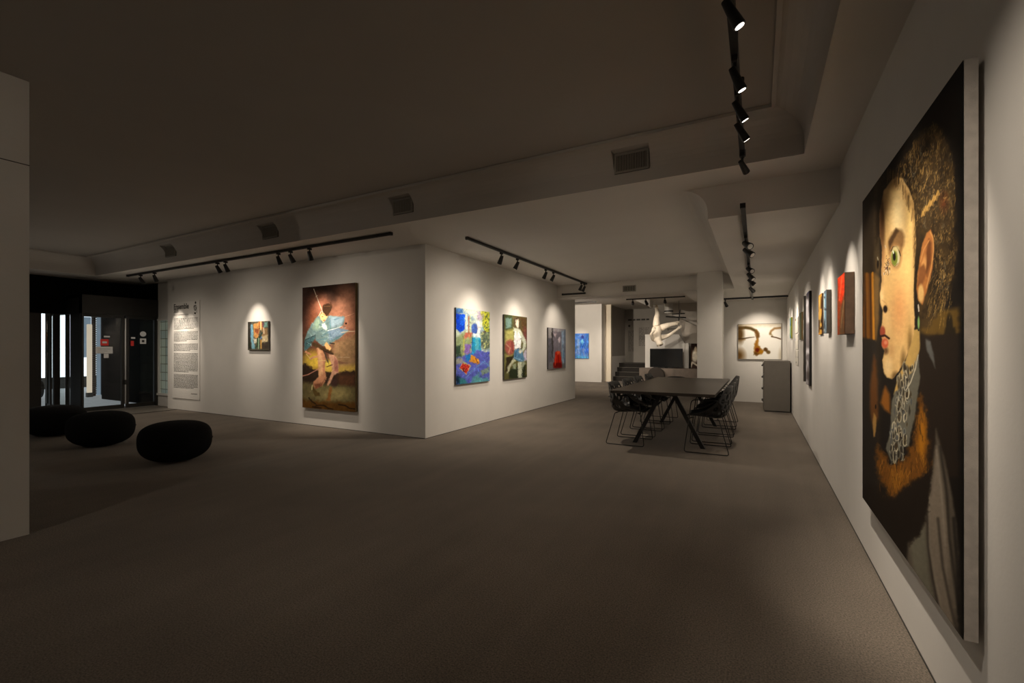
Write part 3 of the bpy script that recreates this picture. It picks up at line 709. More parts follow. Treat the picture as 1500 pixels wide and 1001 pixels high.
# ------------------------------------------------------------------ tall runner painting
def runner(px, py):
    p = Paint(px, py, (96, 58, 42)); m1 = lambda l: mp(l, 435, 405, 9.1); m2 = lambda l: mp(l, 435, 505, 9.1)
    p.poly([(440, 400), (530, 400), (530, 435), (440, 440)], (44, 28, 20), 9)
    p.ell(467, 447, 15, 14, (176, 112, 84), 1.4); p.ell(508, 440, 16, 18, (176, 120, 92), 1.4); p.ell(456, 470, 9, 20, (128, 72, 48), 1.4)
    p.ell(500, 475, 26, 26, (168, 112, 84), 1.2); p.ell(487, 432, 6, 14, (60, 40, 30), 1.4, .8); p.ell(445, 450, 8, 40, (70, 44, 34), 1.3, .8)
    p.poly([(488, 500), (524, 490), (524, 545), (480, 545)], (150, 116, 80), 6)
    p.poly([(440, 495), (455, 490), (455, 545), (440, 545)], (84, 58, 44), 5)
    p.ell(458, 530, 14, 14, (206, 170, 62), 1.0); p.ell(481, 536, 12, 8, (220, 190, 80), .9); p.poly([(475, 538), (525, 534), (525, 547), (475, 547)], (206, 170, 72), 3, .8)
    p.poly([(440, 536), (448, 534), (458, 540), (470, 546), (525, 543), (525, 570), (440, 572)], (50, 36, 26), 1.5, n=3, ns=5)
    p.poly([(494, 550), (520, 548), (522, 567), (496, 567)], (82, 52, 34), 4, n=3)
    p.poly([(440, 560), (525, 567), (525, 615), (440, 615)], (104, 92, 58), 3); p.ell(488, 578, 22, 9, (146, 130, 82), 1)
    p.poly([(440, 584), (460, 588), (525, 590), (525, 612), (440, 605)], (94, 62, 24), 3, n=3)
    for l in (m2([(160, 710), (200, 760), (250, 790)]), m2([(260, 810), (360, 810), (420, 850), (480, 860)]), m2([(560, 800), (650, 815), (700, 850), (780, 860)]), m2([(210, 830), (320, 845)])): p.line(l, 1.8, (34, 22, 12), .85, 1.2)
    # limbs
    sk = (186, 128, 92)
    p.poly(m2([(265, 30), (320, 30), (370, 120), (385, 210), (375, 330), (390, 440), (380, 490), (330, 550), (250, 590), (215, 560), (225, 490), (280, 440), (290, 420), (285, 300), (280, 200)]), sk, .9)
    p.poly(m2([(280, 30), (310, 60), (340, 200), (345, 380), (300, 440), (290, 300)]), (206, 156, 112), 1.5)
    p.poly(m2([(230, 520), (330, 520), (380, 450), (330, 550), (250, 595)]), (120, 72, 48), 1.2)
    p.poly(m2([(195, 570), (225, 550), (240, 600), (310, 650), (310, 685), (250, 690), (205, 620)]), (86, 68, 34), .8); p.line(m2([(205, 540), (200, 600)]), 1.3, (196, 186, 130))
    p.poly(m2([(420, 130), (500, 140), (550, 220), (555, 380), (500, 400), (430, 540), (400, 550), (410, 500), (470, 370), (455, 250)]), (196, 146, 114), .9)
    p.poly(m2([(500, 160), (550, 230), (550, 370), (500, 350)]), (160, 104, 86), 1.2)
    p.poly(m2([(440, 560), (475, 560), (465, 640), (445, 730), (455, 755), (390, 745), (410, 700), (420, 620)]), (142, 94, 48), .8)
    p.ell(490, 561, 5, 6, (62, 42, 36), .7); p.line(m2([(70, 420), (150, 400), (280, 330)]), 1.6, (176, 118, 96), .9)
    p.line(m2([(180, 190), (230, 165), (275, 160)]), 3, (190, 138, 96)); p.line(m2([(120, 95), (180, 130)]), 2.6, (206, 140, 100)); p.line(m2([(130, 130), (180, 190)]), 1, (220, 180, 120))
    p.poly(m2([(550, 215), (610, 230), (690, 248), (600, 255), (555, 250)]), (128, 90, 66), .6); p.line(m2([(400, 295), (470, 270)]), 1.4, (90, 60, 40))
    p.line(m2([(555, 168), (700, 172)]), .5, (226, 206, 170), .8)
    for k in range(14): p.line([(498+k*1.9, 500+(k*7) % 9), (497+k*2, 540)], .5, (120, 88, 56), .6)
    # jacket
    p.poly(m1([(280, 535), (330, 530), (420, 525), (640, 535), (625, 640), (560, 690), (700, 720), (640, 760), (560, 830), (480, 880), (400, 930), (340, 930), (250, 850), (250, 780), (180, 900), (150, 960), (100, 990), (105, 850), (150, 720), (200, 630)]), (108, 130, 126), .8)
    p.poly(m1([(105, 860), (250, 780), (240, 830), (170, 940), (120, 990), (100, 960)]), (66, 96, 98), 1.2); p.line(m1([(110, 850), (240, 790)]), 1.4, (40, 60, 60)); p.line(m1([(120, 900), (200, 870)]), 1.2, (44, 60, 62))
    p.poly(m1([(250, 560), (300, 560), (330, 700), (250, 720), (200, 700)]), (136, 158, 134), 2)
    p.poly(m1([(430, 540), (630, 545), (600, 640), (480, 690), (440, 640)]), (140, 160, 168), 1.6); p.poly(m1([(420, 720), (560, 690), (690, 720), (560, 800), (430, 860)]), (118, 138, 154), 1.2)
    for l in ([(440, 560), (450, 700)], [(330, 800), (420, 740)], [(270, 850), (400, 830)], [(500, 580), (560, 560)], [(470, 860), (620, 770)], [(440, 750), (470, 860)], [(300, 640), (420, 700)]): p.line(m1(l), 1, (70, 110, 124), .75, 1)
    rr = random.Random(8)
    for k in range(70):
        x = rr.uniform(110, 620); y = rr.uniform(560, 900)
        if (x < 260 and y < 900-2.1*(x-100)-100) or (x > 450 and y > 860-.35*(x-450)): continue
        c = rr.choice([(84, 112, 116), (104, 132, 136), (176, 198, 196), (150, 176, 176), (62, 88, 94)])
        L = rr.uniform(20, 70); a = rr.uniform(-.9, .5)+(1.2 if x < 260 else 0)
        p.line(m1([(x, y), (x+L*.5*math.cos(a), y+L*.5*math.sin(a)+6), (x+L*math.cos(a), y+L*math.sin(a))]), .8, c, rr.uniform(.3, .7), 1)
    p.poly(m1([(330, 640), (372, 620), (410, 700), (395, 722), (345, 690)]), (212, 220, 206), 1)
    p.line(m1([(410, 725), (520, 695), (600, 665)]), .8, (230, 236, 230)); p.line(m1([(590, 750), (690, 735), (780, 733)]), .8, (224, 200, 160)); p.line(m1([(640, 540), (760, 495)]), .7, (220, 160, 120), .8); p.ell(507, 474, 1.4, 1.4, (30, 18, 14), .5)
    # head and hair
    p.poly(m1([(305, 510), (350, 480), (410, 540), (380, 590), (350, 610), (315, 570)]), (226, 178, 116), .8); p.ell(472.6, 464, 1.2, .7, (120, 76, 46), .9); p.ell(475, 469.5, 1.6, .8, (150, 76, 50), .9); p.line([(470, 459), (476, 462)], .8, (150, 104, 64), .8)
    p.poly(m1([(340, 400), (370, 370), (430, 365), (470, 390), (460, 450), (420, 520), (390, 530), (340, 470)]), (66, 42, 26), .7); p.line(m1([(360, 400), (440, 400)]), 1, (130, 92, 58), .6); p.line(m1([(450, 350), (465, 400)]), 1.2, (80, 50, 30))
    p.line(m1([(225, 170), (345, 480)]), .8, (240, 220, 190)); p.line(m1([(290, 530), (330, 460)]), .7, (236, 220, 180))
    # belt and hand
    p.poly(m1([(190, 880), (300, 910), (400, 960), (470, 990), (490, 1040), (380, 1010), (210, 930)]), (70, 50, 30), .9, n=2)
    p.line(m2([(350, 80), (480, 130)]), 1.5, (50, 36, 26)); p.line(m2([(370, 110), (415, 235)]), 1.8, (72, 60, 46)); p.line(m2([(270, 215), (390, 215)]), .6, (214, 190, 120), .8)
    p.poly(m1([(365, 920), (400, 870), (430, 920), (460, 960), (440, 990), (400, 970)]), (226, 176, 112), .8); p.line(m1([(440, 890), (500, 900)]), 1.5, (40, 36, 30))
    p.dabs(420, 3, .8, .16, 9); p.tex(.16, 4, 3); return p
d = .045
a = onY(443.2, 500, YA-d-.002); b = onY(520.5, 500, YA-d-.002)
zt = onY(520.5, 414.2, YA-d-.002).z; zb = onY(520.5, 604, YA-d-.002).z
painting('runner_painting', 'tall painting of a running figure in a pale blue jacket over reddish sky', 'painting', a, b, zb, zt, d, (0, -1), M['ochre_side'], runner, 190, 360)
RUN = ((a.x+b.x)/2, (zb+zt)/2)

def small_still(px, py):
    p = Paint(px, py, (92, 86, 70)); m = lambda l: mp(l, 360, 460, 16.67)
    p.poly(m([(50, 190), (130, 200), (130, 860), (50, 860)]), (54, 50, 42), 1)
    p.poly(m([(125, 250), (170, 250), (190, 400), (190, 640), (230, 860), (150, 860), (130, 600)]), (128, 176, 190), .7); p.line(m([(130, 300), (120, 560)]), .8, (70, 110, 150))
    p.poly(m([(180, 260), (220, 240), (330, 200), (340, 380), (300, 590), (240, 600), (195, 520), (200, 380)]), (206, 148, 84), .6, n=1.5, ns=2); p.poly(m([(230, 350), (330, 380), (310, 500), (220, 460)]), (150, 84, 54), .8)
    p.poly(m([(320, 180), (400, 180), (410, 380), (350, 390)]), (200, 120, 62), .6); p.line(m([(370, 200), (370, 380)]), 1.6, (236, 214, 150)); p.poly(m([(400, 200), (450, 210), (440, 320), (400, 330)]), (110, 74, 82), .6)
    p.poly(m([(450, 200), (540, 195), (530, 320), (450, 320)]), (120, 160, 146), .8); p.poly(m([(400, 380), (450, 340), (540, 350), (540, 520), (400, 560)]), (154, 122, 84), 1.2, n=2, ns=2); p.line(m([(440, 340), (450, 470)]), 1.4, (226, 196, 160))
    p.poly(m([(400, 560), (545, 500), (545, 690), (400, 690)]), (206, 184, 140), 1); p.poly(m([(400, 710), (545, 690), (545, 860), (390, 860)]), (72, 62, 52), .8, n=1)
    p.poly(m([(200, 620), (280, 610), (270, 720), (210, 730)]), (216, 206, 180), .6); p.line(m([(290, 600), (290, 760), (240, 840)]), 1.6, (50, 78, 54)); p.line(m([(320, 600), (315, 850)]), 1.6, (150, 176, 140)); p.line(m([(400, 460), (340, 580)]), 1.6, (40, 66, 56))
    p.line(m([(345, 620), (345, 860)]), .8, (60, 46, 36)); p.line(m([(375, 640), (375, 840)]), 2.0, (206, 156, 84)); p.line(m([(390, 560), (360, 620)]), 1.4, (110, 140, 190)); p.dabs(160, 1.8, .7, .25, 3); p.tex(.12, 2.5); return p
d = .03; yy = YA-d-.002
a = onY(363.2, 490, yy); b = onY(393.2, 490, yy); zt = onY(393, 470.4, yy).z; zb = onY(393, 513.2, yy).z
painting('still_life_painting', 'small square abstract painting in browns and teal left of the runner', 'painting', a, b, zb, zt, d, (0, -1), M['grey_side'], small_still, 90, 110)
SML = ((a.x+b.x)/2, (zb+zt)/2)

# ------------------------------------------------------------------ three works on the middle wall
def blue_bottle(px, py):
    p = Paint(px, py, (150, 170, 180)); m = lambda l: mp(l, 660, 445, 8.01)
    n = fbm(px, py, 5, 3); p.mix(np.clip(n*3-1.2, 0, 1), (206, 216, 190)); 
    p.poly(m([(60, 350), (250, 330), (260, 600), (60, 650)]), (150, 164, 116), 2, n=4, ns=5); p.poly(m([(60, 500), (120, 480), (120, 640), (60, 650)]), (56, 76, 60), 1.5, n=3); p.line(m([(155, 400), (155, 590)]), 2, (206, 206, 90), .8, 1.5)
    p.poly(m([(160, 480), (240, 470), (240, 580), (160, 590)]), (140, 110, 180), 1.5, n=3)
    p.poly(m([(60, 50), (150, 70), (150, 110), (60, 120)]), (70, 120, 180), 1.2, n=2); p.poly(m([(60, 110), (170, 130), (165, 300), (110, 345), (65, 290)]), (16, 66, 206), .7); p.poly(m([(110, 130), (165, 140), (150, 260), (110, 260)]), (30, 96, 226), 1.5)
    p.poly(m([(60, 300), (110, 345), (110, 380), (60, 400)]), (196, 206, 180), 1); p.poly(m([(160, 340), (240, 330), (240, 400), (170, 405)]), (196, 110, 90), 1.2, n=3)
    p.line(m([(213, 150), (213, 380)]), 1.5, (176, 110, 66)); p.line(m([(185, 130), (190, 330)]), 2, (216, 222, 196)); p.line(m([(232, 90), (232, 330)]), 2, (190, 206, 160), .8)
    p.poly(m([(140, 60), (330, 80), (330, 200), (230, 130)]), (216, 226, 196), 1.5, n=2); p.poly(m([(310, 90), (380, 90), (390, 180), (320, 200)]), (176, 160, 176), 1.5, n=3)
    p.poly(m([(360, 80), (460, 95), (460, 380), (380, 320)]), (196, 196, 60), 2, n=5, ns=3); 
    p.mix(np.clip(vn(px, py, 1.6, 5)*3-1.8, 0, 1)*((px > 707) & (py < 500)), (70, 90, 60))
    p.poly(m([(310, 190), (370, 220), (340, 350), (290, 330)]), (240, 240, 230), 1.5); p.poly(m([(380, 320), (410, 320), (415, 345), (380, 340)]), (90, 40, 40), .8)
    p.poly(m([(355, 340), (460, 330), (460, 530), (400, 540), (355, 500)]), (96, 110, 90), 1.5, n=3, ns=3); p.mix(np.clip(vn(px, py, 1.5, 8)*3-1.7, 0, 1)*((px > 704) & (py > 487) & (py < 512)), (196, 200, 130))
    p.ell(695, 482, 4.2, 7.5, (70, 96, 170), .3, 1, 0, 3); p.poly(m([(265, 350), (345, 350), (350, 420), (300, 400), (265, 410)]), (226, 236, 240), .8)
    p.poly(m([(250, 400), (350, 400), (355, 560), (400, 620), (250, 610), (245, 560)]), (40, 150, 190), .9); p.poly(m([(290, 400), (330, 400), (335, 600), (285, 600)]), (90, 186, 206), 1); p.line(m([(255, 400), (255, 560)]), 1, (24, 90, 150))
    p.poly(m([(60, 650), (150, 610), (300, 560), (460, 560), (460, 950), (60, 950)]), (92, 100, 190), 1.4, n=4, ns=4); p.poly(m([(170, 610), (260, 580), (260, 660), (190, 680)]), (40, 120, 190), 1)
    for k in range(9): p.line(m([(120+k*12, 960-k*18), (230+k*14, 800-k*10), (330+k*8, 720-k*6), (450, 690+k*8)]), 1.0, [(140, 150, 220), (60, 70, 160), (110, 160, 210)][k % 3], .7, .8)
    p.poly(m([(240, 600), (330, 650), (345, 700), (310, 710), (220, 680)]), (226, 150, 50), .8, n=2, ns=2); p.line(m([(290, 640), (320, 700)]), 1, (120, 70, 30))
    p.poly(m([(60, 640), (130, 640), (160, 690), (60, 710)]), (150, 150, 140), 1); p.poly(m([(150, 680), (240, 730), (185, 835), (100, 760)]), (200, 200, 140), .6); p.poly(m([(148, 692), (230, 735), (185, 820), (108, 758)]), (190, 50, 40), .7); 
    rnd = random.Random(5)
    for k in range(16): p.ell(*m([(rnd.uniform(130, 215), rnd.uniform(715, 790))])[0], .8, .8, rnd.choice([(236, 90, 70), (240, 170, 130), (120, 30, 20)]), .6)
    p.poly(m([(350, 790), (450, 740), (450, 800), (370, 850)]), (120, 140, 130), 1); p.poly(m([(60, 850), (90, 840), (160, 950), (60, 955)]), (22, 50, 70), 1.5); p.poly(m([(240, 900), (330, 800), (340, 860), (450, 870), (450, 930), (240, 945)]), (90, 150, 160), 1.5, n=3, ns=3)
    p.poly(m([(100, 870), (170, 880), (200, 940), (110, 940)]), (60, 130, 140), 1.5); p.dabs(520, 2.4, .9, .3, 4); p.tex(.16, 3, 1); return p
d = .03; xx = XB+d+.002
def mid(p0, p1, yt, yb, **k):
    a = onX(p0, 500, xx); b = onX(p1, 500, xx); return a, b, onX(p0, yb, xx).z, onX(p0, yt, xx).z
a, b, zb, zt = mid(668, 717.4, 450.6, 564)
painting('still_life_painting', 'colourful blue still life with a bottle and red fruit nearest the wall corner', 'painting', a, b, zb, zt, d, (1, 0), M['darkgrey'], blue_bottle, 150, 200)
W1 = ((a.y+b.y)/2, (zb+zt)/2)
def tanktop(px, py):
    p = Paint(px, py, (92, 88, 50)); m = lambda l: mp(l, 730, 455, 8.7)
    p.poly(m([(85, 60), (180, 60), (180, 240), (85, 250)]), (70, 80, 50), 1); p.poly(m([(90, 90), (170, 100), (160, 215), (95, 230)]), (120, 150, 136), 1.2)
    p.poly(m([(85, 260), (190, 240), (200, 380), (85, 420)]), (182, 176, 100), 2); p.poly(m([(85, 560), (190, 560), (120, 700), (85, 760)]), (146, 142, 78), 2)
    p.ell(747, 509, 7.5, 11, (160, 84, 72), .4); p.line(m([(100, 430), (150, 480), (130, 540)]), 1.8, (200, 150, 120), .8, 1.2); p.line(m([(170, 400), (180, 520)]), 1.3, (110, 50, 44), .8, 1)
    p.poly(m([(100, 600), (200, 570), (130, 760), (85, 800)]), (50, 42, 26), 1.2); p.poly(m([(130, 760), (340, 700), (345, 860), (130, 880)]), (44, 50, 32), 1.5, n=3)
    p.poly(m([(270, 80), (365, 90), (365, 400), (300, 300)]), (88, 66, 40), 2, n=3); p.poly(m([(320, 200), (365, 230), (365, 420), (320, 360)]), (110, 66, 56), 1.5)
    p.poly(m([(310, 560), (360, 480), (365, 640), (320, 650)]), (190, 180, 196), 1.2)
    p.poly(m([(200, 90), (270, 80), (285, 230), (200, 210), (195, 140)]), (86, 70, 48), .9); p.poly(m([(220, 120), (258, 110), (262, 200), (245, 230), (222, 190)]), (214, 204, 180), .8); p.line(m([(232, 130), (228, 100), (250, 95)]), 1, (60, 46, 30))
    p.poly(m([(190, 215), (280, 240), (355, 400), (350, 470), (300, 555), (285, 540), (320, 430), (270, 330), (210, 320)]), (196, 200, 176), .9)
    p.poly(m([(200, 300), (215, 240), (235, 310), (255, 250), (285, 340), (290, 480), (210, 490), (198, 400)]), (238, 236, 232), .7)
    p.poly(m([(210, 490), (290, 490), (330, 620), (320, 660), (270, 650), (190, 620)]), (84, 126, 156), .8); p.line(m([(230, 500), (215, 620)]), .8, (50, 80, 110)); p.line(m([(200, 600), (310, 640)]), .9, (140, 176, 196)); p.ell(762, 515, 2.2, 3, (210, 206, 186), .6)
    p.poly(m([(190, 610), (220, 640), (150, 720), (125, 800), (105, 800), (120, 720)]), (186, 186, 156), .9); p.poly(m([(245, 655), (300, 655), (300, 860), (250, 862)]), (196, 198, 170), .8); p.poly(m([(310, 650), (340, 660), (310, 760), (300, 700)]), (150, 156, 130), .8)
    p.poly(m([(180, 690), (230, 680), (220, 750), (185, 740)]), (150, 160, 130), 1); p.dabs(300, 2.4, .8, .22, 5); p.tex(.14, 3, 5); return p
a, b, zb, zt = mid(738.6, 771.8, 460.6, 556.5)
painting('figure_painting', 'tall painting of a standing figure in white tank top and denim shorts', 'painting', a, b, zb, zt, d, (1, 0), M['darkgrey'], tanktop, 110, 190)
W2 = ((a.y+b.y)/2, (zb+zt)/2)
def redcloth(px, py):
    p = Paint(px, py, (124, 116, 124)); m = lambda l: mp(l, 795, 470, 12.5)
    p.poly(m([(100, 130), (170, 135), (165, 320), (105, 320)]), (156, 150, 146), .8); p.poly(m([(100, 320), (170, 320), (175, 750), (100, 780)]), (96, 94, 100), 1); p.poly(m([(162, 135), (188, 135), (190, 700), (170, 650)]), (56, 52, 50), .8)
    p.poly(m([(190, 135), (420, 155), (420, 200), (190, 200)]), (166, 158, 158), 1); p.poly(m([(340, 200), (390, 180), (395, 850), (345, 850)]), (160, 184, 206), 1.5); p.poly(m([(395, 170), (425, 175), (420, 860), (395, 860)]), (122, 136, 156), 1)
    p.poly(m([(190, 220), (250, 240), (235, 320)]), (206, 186, 190), .8); p.ell(819, 498.5, 1.5, 4.2, (216, 200, 206), .4); p.line(m([(290, 400), (300, 560)]), 1.5, (150, 140, 150), .7, 1.5)
    p.line(m([(370, 440), (370, 500)]), .8, (90, 110, 140)); p.line(m([(385, 560), (375, 680)]), 1.2, (90, 140, 180), .8)
    p.poly(m([(100, 780), (420, 780), (420, 880), (100, 880)]), (116, 116, 112), 2); p.poly(m([(230, 570), (320, 565), (330, 640), (345, 850), (195, 860), (220, 660)]), (196, 34, 14), .8)
    p.poly(m([(260, 565), (315, 568), (320, 620), (262, 625)]), (236, 90, 50), .8); p.poly(m([(200, 780), (350, 770), (345, 860), (200, 865)]), (120, 14, 12), 1.2); p.line(m([(240, 630), (225, 820)]), .9, (236, 90, 60), .8); p.line(m([(285, 640), (290, 850)]), .9, (130, 16, 10)); p.dabs(120, 2.4, .8, .16, 6, PI/2); p.tex(.08, 3, 7); return p
a, b, zb, zt = mid(803, 828.5, 480, 541.5)
painting('interior_painting', 'grey painting with a bright red draped cloth at far end of middle wall', 'painting', a, b, zb, zt, d, (1, 0), M['darkgrey'], redcloth, 90, 130)
W3 = ((a.y+b.y)/2, (zb+zt)/2)
def bluepic(px, py):
    p = Paint(px, py, (86, 136, 214)); m = lambda l: mp(l, 795, 470, 12.5)
    p.mix(np.clip(fbm(px, py, 6, 3)*3-1.2, 0, 1), (66, 120, 216)); p.mix(np.clip(fbm(px, py, 5, 8)*3-1.6, 0, 1)*.8, (140, 160, 226))
    p.poly(m([(640, 330), (680, 350), (670, 620), (620, 640)]), (150, 186, 226), 1.2, .8); p.poly(m([(700, 330), (760, 350), (750, 500), (690, 480)]), (46, 96, 206), 1.5); p.ell(853, 501, 2, 4, (120, 196, 240), .7); p.ell(853.4, 494, 2, 2, (60, 70, 160), .6)
    p.poly(m([(600, 640), (850, 650), (850, 690), (600, 690)]), (90, 166, 220), 1); p.line(m([(640, 530), (650, 620)]), .8, (40, 60, 170)); p.poly(m([(780, 500), (845, 480), (845, 600), (780, 600)]), (66, 110, 220), 1.5); p.line(m([(735, 530), (760, 640)]), 1.2, (160, 156, 186), .7, 1); p.dabs(260, 2.2, .9, .25, 7, 1.3); p.tex(.1, 3, 3); return p
yy = 17.2-.037
a = onY(838, 510, yy); b = onY(862.4, 510, yy); zt = onY(862.4, 488.5, yy).z; zb = onY(862.4, 525.5, yy).z
painting('blue_painting', 'all blue abstract painting on the pale wall of the rear hall', 'painting', a, b, zb, zt, .035, (0, -1), M['grey_side'], bluepic, 80, 110)
WB = ((a.x+b.x)/2, (zb+zt)/2)
# ------------------------------------------------------------------ closed eyes
def closed(px, py):
    p = Paint(px, py, (246, 240, 226)); m = lambda l: mp(l, 1070, 465, 14.3); br = (84, 56, 18)
    p.ell(1080.5, 470, 5, 9, (120, 90, 50), 1.4, .7); p.ell(1084, 490, 5.5, 12, br, 1.1, .95); p.ell(1082, 521, 8, 9, (110, 74, 28), 1.3, .95); p.poly([(1080, 474), (1145, 473), (1145, 477), (1080, 479)], (190, 170, 134), 3.5, .7)
    p.line(m([(170, 230), (320, 215), (430, 235), (520, 280), (570, 340), (580, 400)]), 4.2, br, .9, 2.6); p.line(m([(300, 225), (420, 230), (500, 270)]), 2.4, (70, 58, 26), .7, 2)
    p.poly(m([(540, 250), (600, 320), (590, 440), (560, 470), (530, 400), (500, 300)]), (110, 74, 30), 1.3, .9)
    p.line(m([(170, 455), (260, 450), (400, 425), (500, 415)]), 2.4, (60, 40, 16), .95, 1.4, w1=.6); p.line(m([(180, 480), (300, 465)]), 2.2, (130, 96, 50), .6, 2.4)
    p.poly(m([(555, 440), (590, 470), (580, 580), (640, 660), (700, 690), (670, 770), (560, 790), (500, 770), (490, 680), (500, 600), (520, 500)]), (156, 100, 24), 1.4, .95); p.ell(1109.5, 513, 3.2, 3.2, (100, 30, 10), .9); p.ell(1114.5, 515.5, 3, 2.4, (170, 116, 20), .8); p.poly(m([(500, 720), (600, 760), (560, 800), (490, 790)]), (90, 60, 20), 1.4, .8)
    p.poly(m([(700, 650), (740, 640), (790, 690), (825, 720), (815, 755), (775, 750), (740, 695)]), (92, 64, 28), 1.2, smooth=2)
    p.ell(1121.5, 512.3, 3.0, 2.6, (92, 62, 26), .8); p.ell(1125.5, 516.2, 2.8, 2.4, (110, 86, 44), .8); p.line(m([(830, 350), (850, 290), (920, 235), (1060, 222)]), 2.8, (150, 110, 60), .9, 2.2); p.line(m([(830, 330), (870, 380), (880, 400)]), 2, (130, 110, 60), .7, 2); p.line(m([(860, 405), (960, 425), (1060, 458)]), 1.6, (80, 50, 24), .95, 1.2)
    p.ell(1145, 521, 4, 10, (200, 184, 150), 1.2, .7); return p
yy = YBK-.032
a = onY(1081.4, 500, yy); b = onY(1144.2, 500, yy); zt = onY(1112, 475, yy).z; zb = onY(1112, 526.3, yy).z
cl = painting('closed_eyes_painting', 'close up painting of two closed eyes and a nose on the back wall', 'painting', a, b, zb, zt, .03, (0, -1), M['grey_side'], closed, 150, 120, gain=.95)
fr = MB(); e = .010
fr.box(-e, b.x-a.x+e, -.006, .03, -e, 0).box(-e, b.x-a.x+e, -.006, .03, zt-zb, zt-zb+e).box(-e, 0, -.006, .03, 0, zt-zb).box(b.x-a.x, b.x-a.x+e, -.006, .03, 0, zt-zb)
fr.build('frame', M['grey_side'], cl)
CLS = ((a.x+b.x)/2, (zb+zt)/2)
# partial figure picture on the plinth
def bust(px, py):
    p = Paint(px, py, (60, 44, 36)); p.ell(1018, 506, 5, 5, (40, 24, 16), .5); p.ell(1018, 522, 4.6, 9, (226, 214, 190), .5); p.ell(1019, 512, 2, 4, (210, 190, 160), .6)
    p.line([(1012, 538), (1014, 531), (1022, 536)], 2.4, (216, 204, 180), .9, 1); p.line([(1013.6, 512), (1013, 528)], 1, (90, 60, 40), .8); p.tex(.15, 3); return p
a = onY(1012.3, 520, 17.98); b = onY(1028, 520, 17.98); zt = onY(1015, 503.5, 17.98).z
painting('figure_painting', 'picture of a pale dark haired figure half hidden behind the rear column', 'painting', a, b, .575, zt, .03, (0, -1), M['black'], bust, 60, 90)

# ------------------------------------------------------------------ works on the right wall
RW = []
def right_work(name, label, cat, far, near, back, yt, yb, painter, side, nx=60, ny=120, thick=None, wallx=XC, gain=1, gap=.002):
    """near back edge touches the wall; front plane found from the thickness seen on the near side"""
    Y = onX(back, 480, wallx-gap).y
    if thick is None:
        r = ray(near, 480); thick = wallx-gap-Y*r.x/r.y
    X = wallx-gap-thick
    A = onX(far, 480, X); B = Vector((X, Y, 0))
    z1_ = onX(near, yt, X).z; z0_ = onX(near, yb, X).z
    o = painting(name, label, cat, A, B, z0_, z1_, thick, (-1, 0), side, painter, nx, ny, gain=gain)
    RW.append(((A.y+B.y)/2, (z0_+z1_)/2, z1_-z0_)); return o
def redbox(px, py):
    p = Paint(px, py, (150, 74, 40)); p.poly([(1227, 400), (1238, 396), (1238, 430), (1233, 448), (1229, 440)], (226, 62, 28), 1.5); p.poly([(1227, 440), (1232, 450), (1231, 492), (1226, 492)], (170, 70, 30), 1.5)
    p.poly([(1232, 450), (1238, 430), (1238, 492), (1230, 492)], (110, 76, 46), 2); p.line([(1234, 405), (1230, 440)], 1.2, (250, 110, 70), .8, 1.2); p.line([(1237, 440), (1232, 480)], 1.2, (176, 140, 96), .6, 1.5); p.tex(.15, 4); return p
right_work('box_painting', 'deep red fronted box canvas with brown sides left of the huge portrait', 'painting', 1227.3, 1237.7, 1251.8, 399, 489, redbox, M['wood_side'])
def bluew(px, py):
    p = Paint(px, py, (120, 140, 150)); p.poly([(1206, 425), (1209, 425), (1209, 490), (1206, 490)], (206, 214, 206), .8); p.line([(1209, 430), (1208.5, 480)], 1.2, (96, 150, 180)); p.mix(np.clip(vn(px, py, 3, 4)*3-1.8, 0, 1), (60, 70, 80)); return p
right_work('small_painting', 'small pale blue canvas with grey sides next to the gold canvas', 'painting', 1206.9, 1211, 1217.9, 424.4, 488, bluew, M['grey_side'])
def goldw(px, py):
    p = Paint(px, py, (206, 150, 60)); p.mix(np.clip(vn(px, py, 5, 4)*3-1.5, 0, 1), (70, 44, 20)); p.line([(1201, 435), (1202, 480)], 1, (250, 220, 140), .7, 1); return p
right_work('small_painting', 'small gold and brown canvas beside the pale blue canvas on right wall', 'painting', 1199.3, 1204.0, 1206.4, 429.5, 489.5, goldw, M['wood_side'])
def tallw(px, py):
    p = Paint(px, py, (120, 112, 112)); p.mix(np.clip(vn(px*2, py, 9, 4)*3-1.4, 0, 1), (206, 200, 200)); p.mix(np.clip(vn(px*2, py, 8, 14)*3-1.9, 0, 1)*(py < 500), (60, 70, 140)); p.mix(np.clip(vn(px*2, py, 10, 24)*3-1.5, 0, 1)*(py > 500), (60, 50, 40)); return p
right_work('tall_painting', 'tall narrow grey and violet canvas with black sides on right wall', 'painting', 1181, 1185.6, 1189, 426, 565.8, tallw, M['black'], 40, 160)
def tallw2(px, py):
    p = Paint(px, py, (150, 140, 120)); p.mix(np.clip(vn(px*2, py, 9, 44)*3-1.4, 0, 1), (216, 210, 196)); p.mix(np.clip(vn(px*2, py, 8, 54)*3-1.7, 0, 1), (70, 60, 56)); return p
right_work('tall_painting', 'tall narrow pale canvas directly behind the black sided tall canvas', 'painting', 1176.8, 1180.2, 1181, 430, 561, tallw2, M['darkgrey'], 40, 160, thick=.03)
def greenw(px, py):
    p = Paint(px, py, (120, 124, 96)); p.mix(np.clip(vn(px*2, py, 7, 4)*3-1.4, 0, 1), (60, 60, 80)); return p
right_work('small_painting', 'small grey green canvas between the tall canvases and the framed drawings', 'painting', 1171.2, 1174.2, 1176.4, 457, 497.5, greenw, M['ochre_side'], 40, 80)
def drawing(k):
    def f(px, py):
        p = Paint(px, py, (214, 206, 190)); p.mix(np.clip(vn(px*2, py, 4, 4+k)*3-1.9, 0, 1), [(110, 70, 60), (60, 66, 120), (90, 90, 96)][k]); return p
    return f
